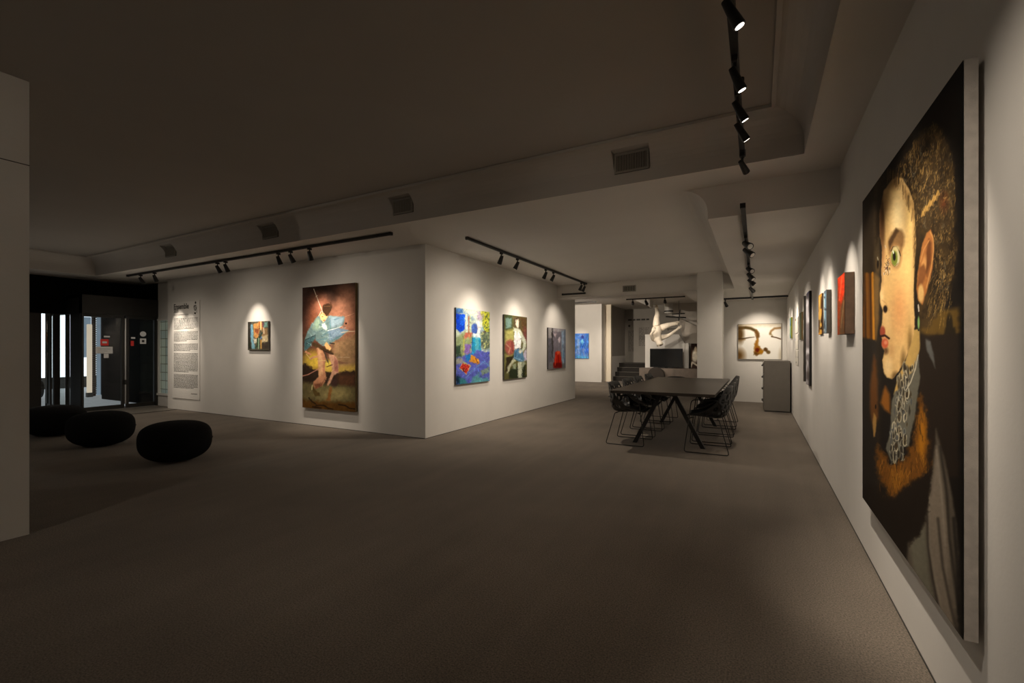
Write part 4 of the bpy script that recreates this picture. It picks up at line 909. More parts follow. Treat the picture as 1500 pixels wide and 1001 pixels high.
for k, (ya, yb) in enumerate(((464, 487), (489, 512), (514, 536))):
    right_work('paper_drawing', ['topmost of three small paper drawings pinned in a column on right wall', 'middle one of three small paper drawings pinned on right wall', 'lowest of three small paper drawings pinned on right wall'][k], 'drawing', 1165, 1169.6, 1170, ya, yb, drawing(k), M['white'], 30, 40, thick=.006)
def yellow(px, py):
    p = Paint(px, py, (120, 160, 110)); p.mix(np.clip(vn(px*2, py, 6, 4)*3-1.4, 0, 1), (60, 110, 130)); return p
right_work('small_painting', 'small canvas with bright yellow green side at far end of right wall', 'painting', 1157.2, 1158.8, 1160.8, 465, 495.5, yellow, M['yellow_side'], 30, 60)

# ------------------------------------------------------------------ exhibition text panel on the long wall
yy = YA-.012
a = onY(252.5, 520, yy); b = onY(292.3, 520, yy); zt = onY(292.3, 440, yy).z; zb = onY(292.3, 586.5, yy).z
root = thing('text_panel', 'tall white exhibition text panel headed Ensemble on the long wall', 'panel', (a.x, yy, zb))
PW, PH = b.x-a.x, zt-zb
MB().box(0, PW, 0, .01, 0, PH, .001).build('board', M['white'], root)
def text(body, x, z, size, parent, name, bold=False, m=None, y=-.002, sx=1, align='LEFT'):
    c = D.curves.new(name, 'FONT'); c.body = body; c.size = size; c.extrude = .0006; c.align_x = align
    if bold: c.offset = size*.022
    o = D.objects.new(name, c); COL.objects.link(o)
    dg = bpy.context.evaluated_depsgraph_get(); me = D.meshes.new_from_object(o.evaluated_get(dg))
    D.objects.remove(o); D.curves.remove(c)
    me.materials.clear(); me.materials.append(m or M['ink'])
    o = D.objects.new(name, me); COL.objects.link(o); o.parent = parent; o.location = (x, y, z); o.rotation_euler = (PI/2, 0, 0); o.scale = (sx, 1, 1); return o
zz = lambda py: onY(262, py, yy).z-zb
text('Ensemble', .055*PW, zz(453)-.0, .155, root, 'title_text', True, sx=1.0)
text('2020', .055*PW, zz(458.2), .10, root, 'subtitle_text', sx=.95)
rnd = random.Random(2)
MB().box(.06*PW, .60*PW, -.002, 0, PH*.865, PH*.869).build('divider_line', M['ink'], root)
zc = .825
for blk in (9, 8, 6, 15, 11):
    g = MB()
    for k in range(blk):
        last = (k == blk-1)
        x = .06*PW; xe = PW*(.94 if not last else rnd.uniform(.4, .8))
        while x < xe:
            w = rnd.uniform(.02, .085); g.box(x, min(x+w, xe), -.0018, 0, PH*zc, PH*zc+.0105); x += w+.012
        zc -= .0133
    zc -= .019
    g.build('paragraph_text', M['ink'], root)
MB().box(.70*PW, .92*PW, -.0018, 0, PH*.055, PH*.055+.01).build('footer_text', M['ink'], root)
lg = MB()
lx, lz = .86*PW, PH*.93
for s in ((0, .055, .05), (.03, .02, .02)):
    pass
lg.tube([(lx, -.0015, lz+.10), (lx+.0, .0, lz+.10)], .026, 20)
lg.tube([(lx-.04, -.001, lz), (lx-.035, -.001, lz-.045), (lx-.005, -.001, lz-.06), (lx+.02, -.001, lz-.03), (lx+.01, -.001, lz+.03)], .009, 6)
lg.tube([(lx-.045, -.001, lz+.045), (lx-.05, -.001, lz), (lx-.02, -.001, lz+.045), (lx+.03, -.001, lz+.045)], .009, 6)
lg.tube([(lx-.01, -.001, lz-.115), (lx+.005, -.001, lz-.115)], .02, 12)
lg.tube([(lx+.045, -.001, lz+.02), (lx+.045, -.001, lz-.11)], .004, 6)
lg.build('logo', M['ink'], root)
TXT = (a.x+PW/2, zb+PH*.55)
M['ink2'] = mat('grey_ink', (.12, .11, .10), .8)
# wall text in the alcove
yy = 20.2-.01
a = onY(920, 467, yy); b = onY(953, 467, yy); zb = onY(935, 512, yy).z; zt = onY(935, 464, yy).z
root = thing('wall_text', 'grey wall lettering in two columns with heading in the rear alcove', 'wall text', (a.x, yy, zb))
g = MB(); S = (b.x-a.x)/33.
x = 0
while x < 31*S:
    w = rnd.uniform(.10, .24); g.box(x, min(x+w, 31*S), -.002, 0, zt-zb-.17, zt-zb-.10); x += w+.04
g.build('heading_text', M['ink'], root)
for c0, c1, t0, n in ((0, 8.5, .62, 15), (16, 31, .50, 9), (16, 31, .88, 7)):
    g = MB()
    for k in range(n):
        x = c0*S; z = zt-zb-t0-.062*k
        while x < c1*S:
            w = rnd.uniform(.05, .16); g.box(x, min(x+w, c1*S), -.002, 0, z-.022, z); x += w+.03
    g.build('paragraph_text', M['ink2'], root)
MB().tube([(1.8*S, -.002, zt-zb-.40), (1.8*S, 0, zt-zb-.40)], .05, 16).build('logo', M['ink'], root)

# ------------------------------------------------------------------ air vents
def vent(x0, x1, z0, z1, y, label, n=18):
    root = thing('air_vent', label, 'vent', ((x0+x1)/2, y, z0)); w = x1-x0; h = z1-z0
    MB().box(-w/2, w/2, -.004, .004, 0, h).build('backing', M['dark'], root)
    MB().box(-w/2, w/2, -.014, 0, 0, .018).box(-w/2, w/2, -.014, 0, h-.018, h).box(-w/2, -w/2+.018, -.014, 0, .018, h-.018).box(w/2-.018, w/2, -.014, 0, .018, h-.018).build('frame', M['vent'], root)
    s = MB()
    for k in range(n):
        x = -w/2+.02+(w-.04)*(k+.5)/n; s.box(x-.004, x+.004, -.012, -.003, .018, h-.018)
    s.build('slat', M['vent'], root)
lab = ['square grille of the vent nearest the spotlight track over the middle of the room', 'vent recessed in the ceiling cove above the tall runner painting end', 'vent recessed in the cove second from the entrance', 'vent recessed in the cove nearest the entrance doors']
for (a, b, zc), l in zip(vents, lab): vent(a+.012, b-.012, 2.895, 3.075, TY1-.006, l)
q0 = onY(912.5, 419, 9.98); q1 = onY(931.5, 427, 9.98)
vent(q0.x, q1.x, q1.z, q0.z, 9.97, 'small dark grille on the cross beam beyond the table', 12)

# ------------------------------------------------------------------ tracks and spotlights
WARM = (1.0, .86, .70)
def track(p0, p1, label, name='lighting_track', drop=0):
    p0 = Vector(p0); p1 = Vector(p1); dv = p1-p0; L = dv.length
    root = thing(name, label, 'light track', p0); rz = math.atan2(dv.y, dv.x); root.rotation_euler = (0, 0, rz)
    MB().box(0, L, -.018, .018, 0, .034, .002).box(.0, L, -.006, .006, -.004, 0).build('rail', M['black'], root)
    MB().box(-.012, .03, -.021, .021, -.004, .037, .002).build('end_cap', M['black'], root); MB().box(L-.03, L+.012, -.021, .021, -.004, .037, .002).build('end_cap', M['black'], root)
    if drop:
        n = 4; 
        for k in range(n):
            x = L*(k+.5)/n; MB().tube([(x, 0, .03), (x, 0, drop)], .004, 6).tube([(x, 0, drop-.02), (x, 0, drop)], .02, 12).build('hanger', M['black'], root)
    return root
def spot(P, target, label, group, energy=12, size=38, blend=.85, lens='lens', length=.115, rad=.032, lamp=True, glow=True):
    P = Vector(P); T = Vector(target)
    root = thing('track_spotlight', label, 'spotlight', P, 0, group)
    MB().box(-.014, .014, -.03, .03, -.03, -.003, .002).build('adapter', M['black'], root)
    piv = Vector((0, 0, -.085)); dv = (T-(P+piv)).normalized()
    MB().tube([(0, 0, -.03), piv], .009, 8).build('stem', M['black'], root)
    a = piv-dv*.035; b = piv+dv*(length-.02)
    h = MB().tube([a, a+dv*.004, b-dv*.004, b], [rad*.72, rad*.78, rad*1.15, rad*1.12], 20, caps=True).build('lamp_head', M['black'], root, smooth=True)
    MB().tube([b, b+dv*.002], rad*.82, 20).build('lens', M[lens] if glow else M['white'], h, smooth=False)
    if lamp:
        l = D.lights.new('spot_or_fill', 'SPOT'); l.energy = energy; l.spot_size = math.radians(size); l.spot_blend = blend; l.shadow_soft_size = .02; l.color = WARM
        o = D.objects.new('spot_or_fill', l); COL.objects.link(o); o.location = P+b+dv*.03; o.rotation_euler = dv.to_track_quat('-Z', 'Y').to_euler()
# long wall track
YT = 4.42; ZT = Z1-.036
tA0 = onY(187, 405, YT); tA1 = onY(573, 342, YT)
track((tA0.x, YT, ZT), (tA1.x, YT, ZT), 'long black track on the soffit along the entrance wall')
la = [206, 226.4, 318.6, 330.4, 407.7, 425.7, 453.4]
tg = [((TXT[0]-.25, YA, TXT[1]+.15), 62), ((TXT[0]+.1, YA, TXT[1]-.1), 60), ((SML[0]-.05, YA, SML[1]), 66), ((SML[0]+.05, YA, SML[1]-.1), 0), ((RUN[0]-.25, YA, RUN[1]-.25), 50), ((RUN[0], YA, RUN[1]+.25), 50), ((RUN[0]+.15, YA, RUN[1]-.1), 50)]
nm = ['leftmost spotlight on the entrance wall track', 'second spotlight from the left on the entrance wall track', 'left of the paired spotlights above the small still life', 'right of the paired spotlights above the small still life', 'left of three spotlights near the tall runner painting', 'middle of three spotlights near the tall runner painting', 'rightmost spotlight on the entrance wall track']
for px, (t, e), n in zip(la, tg, nm):
    spot((onY(px, 390, YT).x, YT, ZT), t, n, 'spotlights on the entrance wall track', e*1.5, 52 if px in (318.6, 330.4) else (60 if px > 400 else 48), 1.0, 'lens_dim', glow=False, lamp=e > 0)
# middle wall track
XT = -3.43
tB0 = onX(684, 349, XT); tB1 = onX(860, 417, XT)
track((XT, tB0.y, ZT), (XT, min(tB1.y, 9.9), ZT), 'black track on the ceiling in front of the middle wall')
lb = [734.4, 758, 799.4, 810.7, 851.5, 856]
tb = [((XB, W1[0], W1[1]+.05), 32), ((XB, W1[0], W1[1]-.15), 48), ((XB, W2[0], W2[1]+.05), 32), ((XB, W2[0], W2[1]-.15), 48), ((XB, W3[0], W3[1]+.0), 55), ((XB, W3[0], W3[1]), 0)]
nb = ['nearest spotlight on the middle wall track', 'second nearest spotlight on the middle wall track', 'left of the close pair halfway along the middle wall track', 'right of the close pair halfway along the middle wall track', 'left of the last pair at the far end of middle wall track', 'last spotlight at the far end of middle wall track']
for px, (t, e), n in zip(lb, tb, nb):
    y = min(onX(px, 370, XT).y, 9.86 if px > 852 else 9.7)
    spot((XT, y, ZT), t, n, 'spotlights on the middle wall track', e, 36, 1.0, glow=False, lamp=False)
for (t, e), y in zip(tb, (W1[0], W1[0], W2[0], W2[0], W3[0], 0)):
    if e:
        l = D.lights.new('spot_or_fill', 'SPOT'); l.energy = e; l.spot_size = math.radians(62 if e == 32 else 86); l.spot_blend = 1.0; l.shadow_soft_size = .02; l.color = WARM
        src = Vector((XT, min(y-.05, 9.5), ZT-.15)); o = D.objects.new('spot_or_fill', l); COL.objects.link(o); o.location = src
        o.rotation_euler = (Vector(t)-src).to_track_quat('-Z', 'Y').to_euler()
# near track hanging in the tray
XN = -.10; ZN = 2.72
n1 = onX(1088, 215, XN).y
zN = lambda py: 0
yend = 3.80
track((XN, 1.2, ZN), (XN, yend, ZN), 'black track hanging from the tray ceiling toward the viewer', drop=Z2-ZN)
PY0, PY1, PZ0, PZ1 = 1.972, 3.56, .42, 2.28
nn = ['spotlight with lit lens closest to the top edge of the picture', 'second lit spotlight down the near hanging track', 'third lit spotlight down the near hanging track', 'fourth lit spotlight down the near hanging track']
def yz(py):   # distance along the near track at which a lens appears at height py
    return (ZN-.135-H)*F/(CY-py)*(CT+ST*.505)-.01
for py, n, t, e in zip((32, 126, 172, 202), nn, ((XC, 2.25, 1.2), (XC, 2.9, .95), (XC, 3.3, 1.3), (XC, 3.75, 1.45)), (105, 110, 80, 50)):
    spot((XN, yz(py)-.02, ZN), t, n, 'spotlights on the near hanging track', e, 50, 1.0, 'lens', length=.105, rad=.021)
spot((XN, yend-.06, ZN), (XN+.5, yend+1.2, 1.9), 'last spotlight at the far tip of the near hanging track', 'spotlights on the near hanging track', 0, lamp=False, glow=False, length=.10, rad=.022)
# low soffit track
XR = -.11; ZR = Z0-.036
t0 = onX(1088, 332, XR); t1 = onX(1103, 436, XR)
track((XR, t0.y, ZR), (XR, min(t1.y, 12.2), ZR), 'black track on the low soffit along the right wall')
ly = [(357.8, 4.2, 1.7), (368, 4.9, 1.68), (395, 5.4, 1.6), (404, 6.0, 1.5), (412, 7.5, 1.5), (424, 9.5, 1.6)]
nr = ['nearest spotlight on the low soffit track', 'second nearest spotlight on the low soffit track', 'first of the far cluster of spotlights on the low soffit track', 'second of the far cluster of spotlights on the low soffit track', 'third of the far cluster of spotlights on the low soffit track', 'farthest spotlight on the low soffit track']
WY = [w[0] for w in RW]
ys = [(ZR-.09-H)*F/(CY-q[0])*(CT+ST*.52) for q in ly]
tw = [RW[0], RW[1], RW[2], RW[3], RW[5], RW[9]]
for y, n, w in zip(ys, nr, tw):
    spot((XR, y, ZR), (XC, w[0], w[1]), n, 'spotlights on the low soffit track', 0, lamp=False, glow=False)
for k, (w, e) in enumerate(zip((RW[0], RW[1], RW[2], RW[3], RW[4], RW[6], RW[9], (12.0, 1.5, 0)), (44, 32, 30, 50, 46, 46, 44, 24))):
    l = D.lights.new('spot_or_fill', 'SPOT'); l.energy = e; l.spot_size = math.radians(50); l.spot_blend = 1.0; l.shadow_soft_size = .015; l.color = WARM
    src = Vector((XR+.06, w[0]-.03, ZR-.13)); o = D.objects.new('spot_or_fill', l); COL.objects.link(o); o.location = src
    o.rotation_euler = (Vector((XC, w[0], w[1]+.05))-src).to_track_quat('-Z', 'Y').to_euler()
# short cross track at the back wall
YX = 11.9
track((-1.0, YX, ZR), (onY(1157, 434, YX).x, YX, ZR), 'short black cross track in front of the back wall')
spot((onY(1062.5, 443, YX).x, YX, ZR), (CLS[0]-.3, YBK, CLS[1]), 'single spotlight on the cross track at the back wall', 'spotlights near the back wall', 0, lamp=False, glow=False)
def beam(src, t, e, size, col=WARM, blend=1.0):  # bare lamp without a fixture, used for spots and added fill
    l = D.lights.new('spot_or_fill', 'SPOT'); l.energy = e; l.spot_size = math.radians(size); l.spot_blend = blend; l.shadow_soft_size = .02; l.color = col
    o = D.objects.new('spot_or_fill', l); COL.objects.link(o); src = Vector(src); o.location = src; o.rotation_euler = (Vector(t)-src).to_track_quat('-Z', 'Y').to_euler()
beam((CLS[0], 11.55, ZR-.1), (CLS[0], YBK, CLS[1]), 75, 70)
# rear hall tracks
YH = 16.2
h0 = onY(843, 443, YH); h1 = onY(873, 442, YH)
track((h0.x-1.5, YH, Z3-.04), (h1.x, YH, Z3-.04), 'short track before the blue painting in the rear hall')
beam((WB[0], YH, Z3-.15), (WB[0], 17.2, WB[1]), 55, 40)
beam((WB[0]-1.3, YH, Z3-.15), (WB[0]-1.3, 17.2, WB[1]), 40, 60)
yq = 10.6
track((onY(843, 431.5, 10.0).x-.3, 9.94, onY(843, 431.5, 9.94).z), (onY(857, 431.5, 9.94).x, 9.94, onY(843, 431.5, 9.94).z), 'very short black track on the beam face at the middle wall end')
ts = 15.2; z_ = onY(950, 438, ts).z
r0 = onY(918, 438, ts); r1 = onY(1003, 436, ts)
track((r0.x, ts, z_), (r1.x, ts, z_), 'thin track with three spotlights in front of the hanging sculpture')
for px, n, t in ((927, 'left spotlight of the track before the hanging sculpture', (-4.6, 20, 1.2)), (946, 'middle spotlight of the track before the hanging sculpture', (-2.9, 17, 1.5)), (974, 'right spotlight of the track before the hanging sculpture', (-2.9, 17.2, 2.2))):
    spot((onY(px, 438, ts).x, ts, z_), t, n, 'spotlights before the hanging sculpture', 0, lamp=False, glow=False, length=.16, rad=.045)
beam((-3.7, 15.3, 2.6), (-3.3, 17, 2.0), 90, 50)
for y in (6.0, 8.2): beam((-2.6, y, 2.4), (XB, y, .8), 82, 126)  # from here added wash lamps without fixtures, lifting walls, floor and cabinet
beam((-2.3, 6.2, 2.5), (-2.0, 6.2, 0), 80, 140)
for y in (5.5, 7.5, 9.5, 11.3): beam((-.30, y, 2.30), (XC, y, .8), 58, 112)
beam((-.3, 8.2, 2.4), (.35, 11, .5), 40, 90)
beam((-.6, 6.6, 2.3), (-1.05, 9.6, .2), 36, 80)
beam((-5.6, 13.5, 2.9), (-6.0, 17.2, 1.8), 330, 110)  # from here added fill lamps for the rear hall, no fixtures
beam((-4.2, 12.8, 2.9), (-4.4, 14.5, 0), 140, 120)
beam((-2.4, 15.0, 2.5), (-3.2, 18, 1.3), 75, 60)
beam((-4.4, 15.3, 2.6), (-4.9, 19.5, .5), 90, 55)
beam((-5.4, 14.5, 2.6), (-5.4, 17.7, 1.0), 40, 50)
beam((-3.0, 13.5, 2.8), (-3.0, 15.5, 0), 90, 110)
beam((-5.6, 14.3, 2.8), (-5.2, 15.5, 0), 90, 100)

# ------------------------------------------------------------------ poufs
def pouf(loc, rx, ry, h, label, rz=0, tilt=0):
    bm = bmesh.new(); bmesh.ops.create_uvsphere(bm, u_segments=48, v_segments=28, radius=1)
    for v in bm.verts:
        x, y, z = v.co; r = math.hypot(x, y)
        k = (abs(z)**2.9+r**2.9)**(1/2.9)
        x, y, z = x/k, y/k, z/k
        z = z*(1-.10*max(0, z))
        if z < 0: s = 1-.10*z*z; x *= s; y *= s
        wob = 1+.012*math.sin(3*math.atan2(y, x)+1)
        v.co = Vector((x*rx*wob, y*ry*wob, (z+1)*h/2))
    mb = MB(); mb.bm.free(); mb.bm = bm
    root = thing('pouf', label, 'pouf', loc, rz, 'black knitted poufs')
    mb.build('cushion_body', M['pouf'], root, smooth=True)
    pts = [(rx*.995*math.cos(a), ry*.995*math.sin(a), h*.5+.0) for a in [2*PI*k/60 for k in range(60)]]
    MB().tube(pts, .006, 6, closed=True).build('seam', M['pouf'], root, smooth=True)
    root.rotation_euler = (0, tilt, rz)
    return root
def at0(px, py): return onZ(px, py, 0)
q = at0(258, 674); pouf((q.x, q.y, 0), .365, .35, .47, 'nearest black round pouf on the carpet')
q = at0(149, 652); pouf((q.x, q.y, 0), .385, .35, .47, 'middle black pouf of the row of three')
q = at0(80, 637); pouf((q.x, q.y, 0), .42, .36, .46, 'farthest black pouf of the row by the entrance doors')
q = onZ(988, 551.5, .40); pouf((q.x, q.y+.3, 0), .38, .38, .40, 'black pouf beyond the far end of the long table')
q = onY(960, 548, 17.2)  # made-up disc standing in for a round shadow on the plinth
root = thing('round_shadow_disc', 'round dark disc standing in for a shadow on the stone plinth under the television', 'disc', (q.x, 17.3, .0))
MB().tube([(0, 0, .31), (0, .03, .31), (0, .12, .31), (0, .15, .31)], [.28, .305, .305, .28], 32).build('cushion_body', mat('brown_disc', (.05, .04, .033), .8, noise=.1), root, smooth=True)
MB().tube([(math.cos(a)*.306, .075, .314+math.sin(a)*.306) for a in [2*PI*k/40 for k in range(40)]], .008, 6, closed=True).build('disc_rim', M['black'], root, smooth=True)

# ------------------------------------------------------------------ table
TX = (-1.685, -.44); TYs = (5.805, 9.045); TZ = .75
root = thing('conference_table', 'long dark wooden conference table on angled black legs', 'table', ((TX[0]+TX[1])/2, (TYs[0]+TYs[1])/2, 0))
w = (TX[1]-TX[0])/2; l = (TYs[1]-TYs[0])/2
MB().box(-w, w, -l, l, TZ-.036, TZ, .003).build('tabletop', M['table'], root)
MB().box(-.12, .12, -l+.5, l-.7, TZ-.085, TZ-.036).build('underframe', M['black'], root)
for yc in (6.33, 8.27):
    for s, xf in ((-1, -1.49), (1, -.62)):
        cx0 = root.location.x; yl = yc-root.location.y
        top = Vector((s*.07, yl, TZ-.036)); bot = Vector((xf-cx0, yl, 0))
        w2 = .028; pr = MB()
        pr.prism([(top.x-w2, yl-.025, top.z), (top.x+w2, yl-.025, top.z), (bot.x+w2, yl-.025, 0), (bot.x-w2, yl-.025, 0)], (0, .05, 0))
        pr.build('leg', M['black'], root)
# ------------------------------------------------------------------ chairs
def make_chair(label):
    root = thing('dining_chair', label, 'chair', (0, 0, 0), 0, 'woven shell chairs around the conference table')
    NS, NT = 30, 24; W = .27
    prof = [(.235, .435), (.20, .448), (.08, .440), (-.04, .428), (-.13, .425), (-.19, .445), (-.225, .49), (-.245, .56), (-.26, .66), (-.272, .76), (-.28, .825)]
    def pr(t):
        f = t*(len(prof)-1); i = min(int(f), len(prof)-2); g = f-i
        p0 = prof[max(i-1, 0)]; p1 = prof[i]; p2 = prof[i+1]; p3 = prof[min(i+2, len(prof)-1)]
        return tuple(.5*((2*p1[k])+(-p0[k]+p2[k])*g+(2*p0[k]-5*p1[k]+4*p2[k]-p3[k])*g*g+(-p0[k]+3*p1[k]-3*p2[k]+p3[k])*g**3) for k in (0, 1))
    bm = bmesh.new(); V = []
    for i in range(NS+1):
        t = i/NS; x, z = pr(t); row = []
        for j in range(NT+1):
            s = -1+2*j/NT; e = abs(s)
            wid = W*(.86+.14*math.sin(min(1, t*1.6)*PI/2)); wid *= 1-.16*max(0, t-.75)/.25
            up = (.20*math.exp(-((t-.42)/.22)**2)+.02)*e**4 if t < .62 else 0
            up = (.24*math.exp(-((t-.46)/.20)**2)+.015)*e**4*(1 if t < .7 else max(0, 1-(t-.7)/.3))
            fwd = (.11*min(1, max(0, (t-.40)/.25)))*e**2.6*(1-.5*max(0, (t-.8)/.2))
            y = math.copysign(wid*(1-(1-e)**1.0), s)
            row.append(bm.verts.new((x+fwd, y, z+up)))
        V.append(row)
    for i in range(NS):
        for j in range(NT):
            # staggered openings woven through sides and back
            b = j//2; hole = False
            edge = (j < 1 or j >= NT-1 or i >= NS-2 or i < 2)
            if not edge and i > 9:
                hole = ((i+(2 if b % 2 else 0)) % 4 in (0, 1)) and (j % 2 == 0) and i < NS-3
            if not edge and i <= 9 and (j < 6 or j >= NT-6): hole = ((i+(2 if b % 2 else 0)) % 4 in (0, 1)) and j % 2 == 0
            if not hole: bm.faces.new([V[i][j], V[i][j+1], V[i+1][j+1], V[i+1][j]])
    for v in [v for v in bm.verts if not v.link_faces]: bm.verts.remove(v)
    mb = MB(); mb.bm.free(); mb.bm = bm
    sh = mb.build('shell', M['shell'], root, smooth=True)
    so = sh.modifiers.new('solid', 'SOLIDIFY'); so.thickness = .014; so.offset = 0
    sb = sh.modifiers.new('sub', 'SUBSURF'); sb.levels = 1; sb.render_levels = 1
    # seat pad
    c = MB().box(-.14, .20, -.17, .17, .447, .475, .012).build('seat_pad', M['pad'], root, smooth=True)
    for s in (-1, 1):
        y = s*.235
        MB().tube(fillet([(.15, s*.19, .430), (.20, y+s*.0, .425), (.255, y+s*.045, .008), (-.255, y+s*.045, .008), (-.14, y, .425), (-.12, s*.19, .425)], .035), .0058, 8).build('sled_leg', M['black'], root, smooth=True)
        MB().tube(fillet([(.20, y, .425), (.17, y+s*.025, .655), (-.02, y+s*.028, .66), (-.235, y*.92, .64)], .05), .0058, 8).build('arm_rail', M['black'], root, smooth=True)
    MB().tube([(.17, -.22, .427), (.17, .22, .427)], .006, 8).tube([(-.12, -.22, .423), (-.12, .22, .423)], .006, 8).build('cross_bar', M['black'], root, smooth=True)
    return root
cl = ['nearest black woven chair on the left side of the table', 'second nearest black woven chair on the left side of table', 'third black woven chair on the left side of the table', 'farthest black woven chair on the left side of the table']
cr = [s.replace('left', 'right') for s in cl]
ch = make_chair(cl[0]); ys_ = [6.32, 7.07, 7.80, 8.64]
ch.location = (-1.56, ys_[0], 0)
for y, s in zip(ys_[1:], cl[1:]): dup(ch, (-1.56, y, 0), 0, s)
for i, (y, s) in enumerate(zip(ys_, cr)): dup(ch, (-.555, y-.03, 0), PI, s)

# ------------------------------------------------------------------ cabinet
x0, x1, y0, z1_ = .115, .575, 10.72, 1.045
root = thing('filing_cabinet', 'grey drawer cabinet standing against the right wall near the back', 'cabinet', (x0, y0, 0))
w = x1-x0; l = .85
MB().box(0, w, 0, l, .02, z1_, .004).build('carcass', M['grey'], root)
MB().box(.01, w-.01, .01, l-.01, 0, .02).build('base', M['black'], root)
for k in range(4):
    za = .05+k*.245
    dd = MB().box(-.016, 0, .02, l-.02, za, za+.23, .002).build('drawer', M['grey'], root)
    MB().box(-.045, -.016, l*.35, l*.65, za+.14, za+.165, .003).build('handle', M['black'], dd)
    MB().box(-.03, -.016, .04, .10, za+.15, za+.20, .003).build('label_holder', M['darkgrey'], dd)

# ------------------------------------------------------------------ television
a = onY(952, 511, 17.75); b = onY(1000, 538, 17.75)
root = thing('television', 'large black flat television standing on the stone plinth', 'television', ((a.x+b.x)/2, 17.75, .572))
w = (b.x-a.x)/2; z0_ = .03; z1_ = a.z-.572
MB().box(-w, w, 0, .05, z0_, z1_, .004).build('housing', M['black'], root)
MB().box(-w+.012, w-.012, -.004, .0, z0_+.02, z1_-.012).build('screen', M['screen'], root)
MB().box(-.25, .25, -.06, .12, 0, .012).box(-.05, .05, .02, .04, .01, .06).build('stand', M['black'], root)

# ------------------------------------------------------------------ hanging plaster figure (head down)
YS = 16.9
def sp(px, py, dy=0):
    v = onY(px, py, YS); return Vector((v.x, YS+dy, v.z))
names = {
 'pel': (sp(962.5, 482.5), .135), 'abd': (sp(961.5, 488.5), .125), 'che': (sp(961.5, 495), .15), 'nck': (sp(965.3, 500.5, -.03), .062), 'hd': (sp(967, 504.3, -.06), .095), 'hd2': (sp(968.2, 507, -.07), .085),
 'hl': (sp(961.6, 478, -.05), .10), 'kl': (sp(962.5, 465, -.10), .066), 'kl2': (sp(964.4, 461, -.10), .06), 'al': (sp(961.8, 451, -.05), .04), 'fl': (sp(962.3, 447, -.12), .03),
 'hr': (sp(966, 481, .08), .10), 'kr': (sp(978, 476.5, .02), .066), 'ar': (sp(988, 473.5, .15), .042), 'fr': (sp(995, 471.5, .10), .032), 'fr2': (sp(993, 475, .02), .024),
 'shr': (sp(967.5, 495.5, .10), .07), 'er': (sp(979.5, 491.5, .06), .045), 'wr': (sp(991, 483.5, -.02), .03), 'pr': (sp(995, 480.5, -.03), .03),
 'shl': (sp(957.2, 496.5, -.08), .062), 'el': (sp(956, 490.5, -.28), .043), 'wl': (sp(960.5, 485.5, -.40), .03), 'pl': (sp(962, 483.5, -.44), .028)}
edges = [('pel', 'abd'), ('abd', 'che'), ('che', 'nck'), ('nck', 'hd'), ('hd', 'hd2'), ('pel', 'hl'), ('hl', 'kl'), ('kl', 'kl2'), ('kl2', 'al'), ('al', 'fl'), ('pel', 'hr'), ('hr', 'kr'), ('kr', 'ar'), ('ar', 'fr'), ('ar', 'fr2'), ('che', 'shr'), ('shr', 'er'), ('er', 'wr'), ('wr', 'pr'), ('che', 'shl'), ('shl', 'el'), ('el', 'wl'), ('wl', 'pl')]
ks = list(names); vs = [names[k][0] for k in ks]
O = vs[0].copy()
# fingers: short chains rooted in each palm
rads = [names[k][1] for k in ks]; ed = [(ks.index(a), ks.index(b)) for a, b in edges]
for palm, wrist in (('pr', 'wr'), ('pl', 'wl')):
    dv = (names[palm][0]-names[wrist][0]).normalized(); sd = dv.cross(Vector((0, 1, 0))).normalized()
    for k, off in enumerate((-.03, -.01, .01, .03)):
        b0 = names[palm][0]+sd*off+dv*.03; b1 = b0+dv*(.05+.01*(k in (1, 2))); b2 = b1+dv*.03+Vector((0, -.015, -.01))
        i = len(vs); vs += [b0, b1, b2]; rads += [.012, .010, .008]; ed += [(ks.index(palm), i), (i, i+1), (i+1, i+2)]
    b0 = names[palm][0]+sd*.045; b1 = b0+(dv+sd).normalized()*.04; i = len(vs); vs += [b0, b1]; rads += [.013, .010]; ed += [(ks.index(palm), i), (i, i+1)]
me = D.meshes.new('body'); me.from_pydata([v-O for v in vs], ed, [])
root = thing('hanging_sculpture', 'cream plaster figure hanging head down above the television', 'sculpture', O)
bo = D.objects.new('body', me); COL.objects.link(bo); bo.parent = root
RK = [1.45 if i < len(ks) else 1.0 for i in range(len(vs))]
sk = bo.modifiers.new('skin', 'SKIN'); sk.use_smooth_shade = True
for i, v in enumerate(me.skin_vertices[0].data): v.radius = (rads[i]*RK[i], rads[i]*RK[i]); v.use_root = (i == 0)
ss = bo.modifiers.new('sub', 'SUBSURF'); ss.levels = 2; ss.render_levels = 2
me.materials.append(M['plaster'])
fc = MB(); hd = names['hd2'][0]-O
dn = Vector((-.5, -.8, -.2)).normalized()
fc.tube([hd+dn*.075+Vector((0, 0, .02)), hd+dn*.115+Vector((0, 0, -.01))], [.022, .012], 8)
fc.build('nose', M['plaster'], root, smooth=True)
cb_ = MB().tube([names['fl'][0]-O, Vector((names['fl'][0].x-O.x, 0, Z3-O.z))], .004, 6).tube([names['fr'][0]-O, Vector((names['fr'][0].x-O.x+.05, 0, Z3-O.z))], .004, 6)
cb_.build('cable', M['steel'], root)
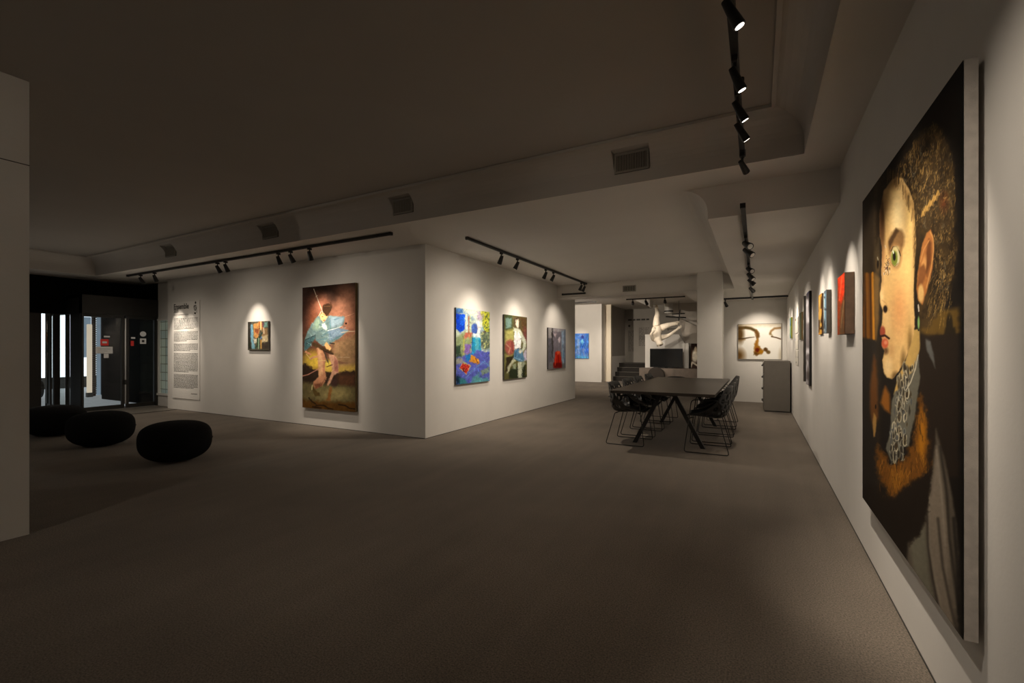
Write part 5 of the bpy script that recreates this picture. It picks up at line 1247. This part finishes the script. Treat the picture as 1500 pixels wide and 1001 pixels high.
# dark metal brackets behind the sculpture's raised foot
g = onY(990, 466, 17.4)
root = thing('display_bracket', 'dark metal bracket with short rails behind the sculpture foot', 'bracket', g)
MB().tube([(-.35, 0, .06), (.35, 0, .0)], .025).tube([(-.15, .1, .15), (.3, .1, .16)], .02).build('rail', M['black'], root)
MB().tube([(.1, 0, -.1), (.15, 0, .3)], .02).tube([(.1, .05, .1), (.1, .05, Z3-g.z)], .006, 6).build('post', M['black'], root)
g = onY(985, 482, 17.4)
root = thing('small_rail', 'short thin black rail between the sculpture legs and arm', 'rail', g)
MB().tube([(-.18, 0, 0), (.2, 0, 0)], .012).build('rail', M['black'], root); MB().tube([(-.15, 0, 0), (-.15, 0, -.07)], .01).build('post', M['black'], root)

# ------------------------------------------------------------------ general light
w = D.worlds.new('world'); bpy.context.scene.world = w; w.use_nodes = True
w.node_tree.nodes['Background'].inputs[0].default_value = (1.0, .86, .70, 1); w.node_tree.nodes['Background'].inputs[1].default_value = .03
def area(loc, rot, sx, sy, e, col=(1, .84, .68)):
    l = D.lights.new('soft_area', 'AREA'); l.shape = 'RECTANGLE'; l.size = sx; l.size_y = sy; l.energy = e; l.color = col
    o = D.objects.new('soft_area', l); COL.objects.link(o); o.location = loc; o.rotation_euler = rot
# added fill lamps without fixtures for near walls, floor, portrait and entrance
beam((-.5, 1.2, 2.6), (XC, 1.6, 1.05), 58, 76)
beam((-1.6, 2.4, 2.6), (-.6, 6.4, 1.2), 5, 110)
beam((-1.9, 2.3, 2.65), (-1.9, 2.7, 0), 26, 130)
beam((XN, 2.3, 2.7), (XC, 2.55, 1.3), 62, 52)
beam((-10.2, 3.3, 2.3), (-10.3, 4.6, 0.2), 55, 140)
beam((-8.4, 3.5, 2.3), (-8.0, YA, .8), 34, 130)
beam((-6.3, 3.5, 2.3), (-5.6, YA, .9), 36, 130)
beam((-11.2, 3.2, .5), (-9.5, 2.6, 2.9), 16, 140)

# other gallery track lamps behind the viewer
beam((-3.0, -2.5, 2.9), (-5.5, 2.0, 0), 55, 120)
beam((-8.0, -1.5, 2.9), (-8.6, 2.2, 0), 45, 120)

# ------------------------------------------------------------------ camera and view
c = D.cameras.new('camera'); co = D.objects.new('camera', c); COL.objects.link(co)
c.sensor_width = 36; c.lens = 36*F/1500; c.shift_x = 0; c.shift_y = (CY-500.5)/1500
co.location = (0, 0, H); co.rotation_euler = (PI/2, 0, TH)
c.clip_start = .05; c.clip_end = 100
sc = bpy.context.scene; sc.camera = co
sc.view_settings.view_transform = 'Standard'; sc.view_settings.look = 'None'; sc.view_settings.exposure = 0; sc.view_settings.gamma = 1
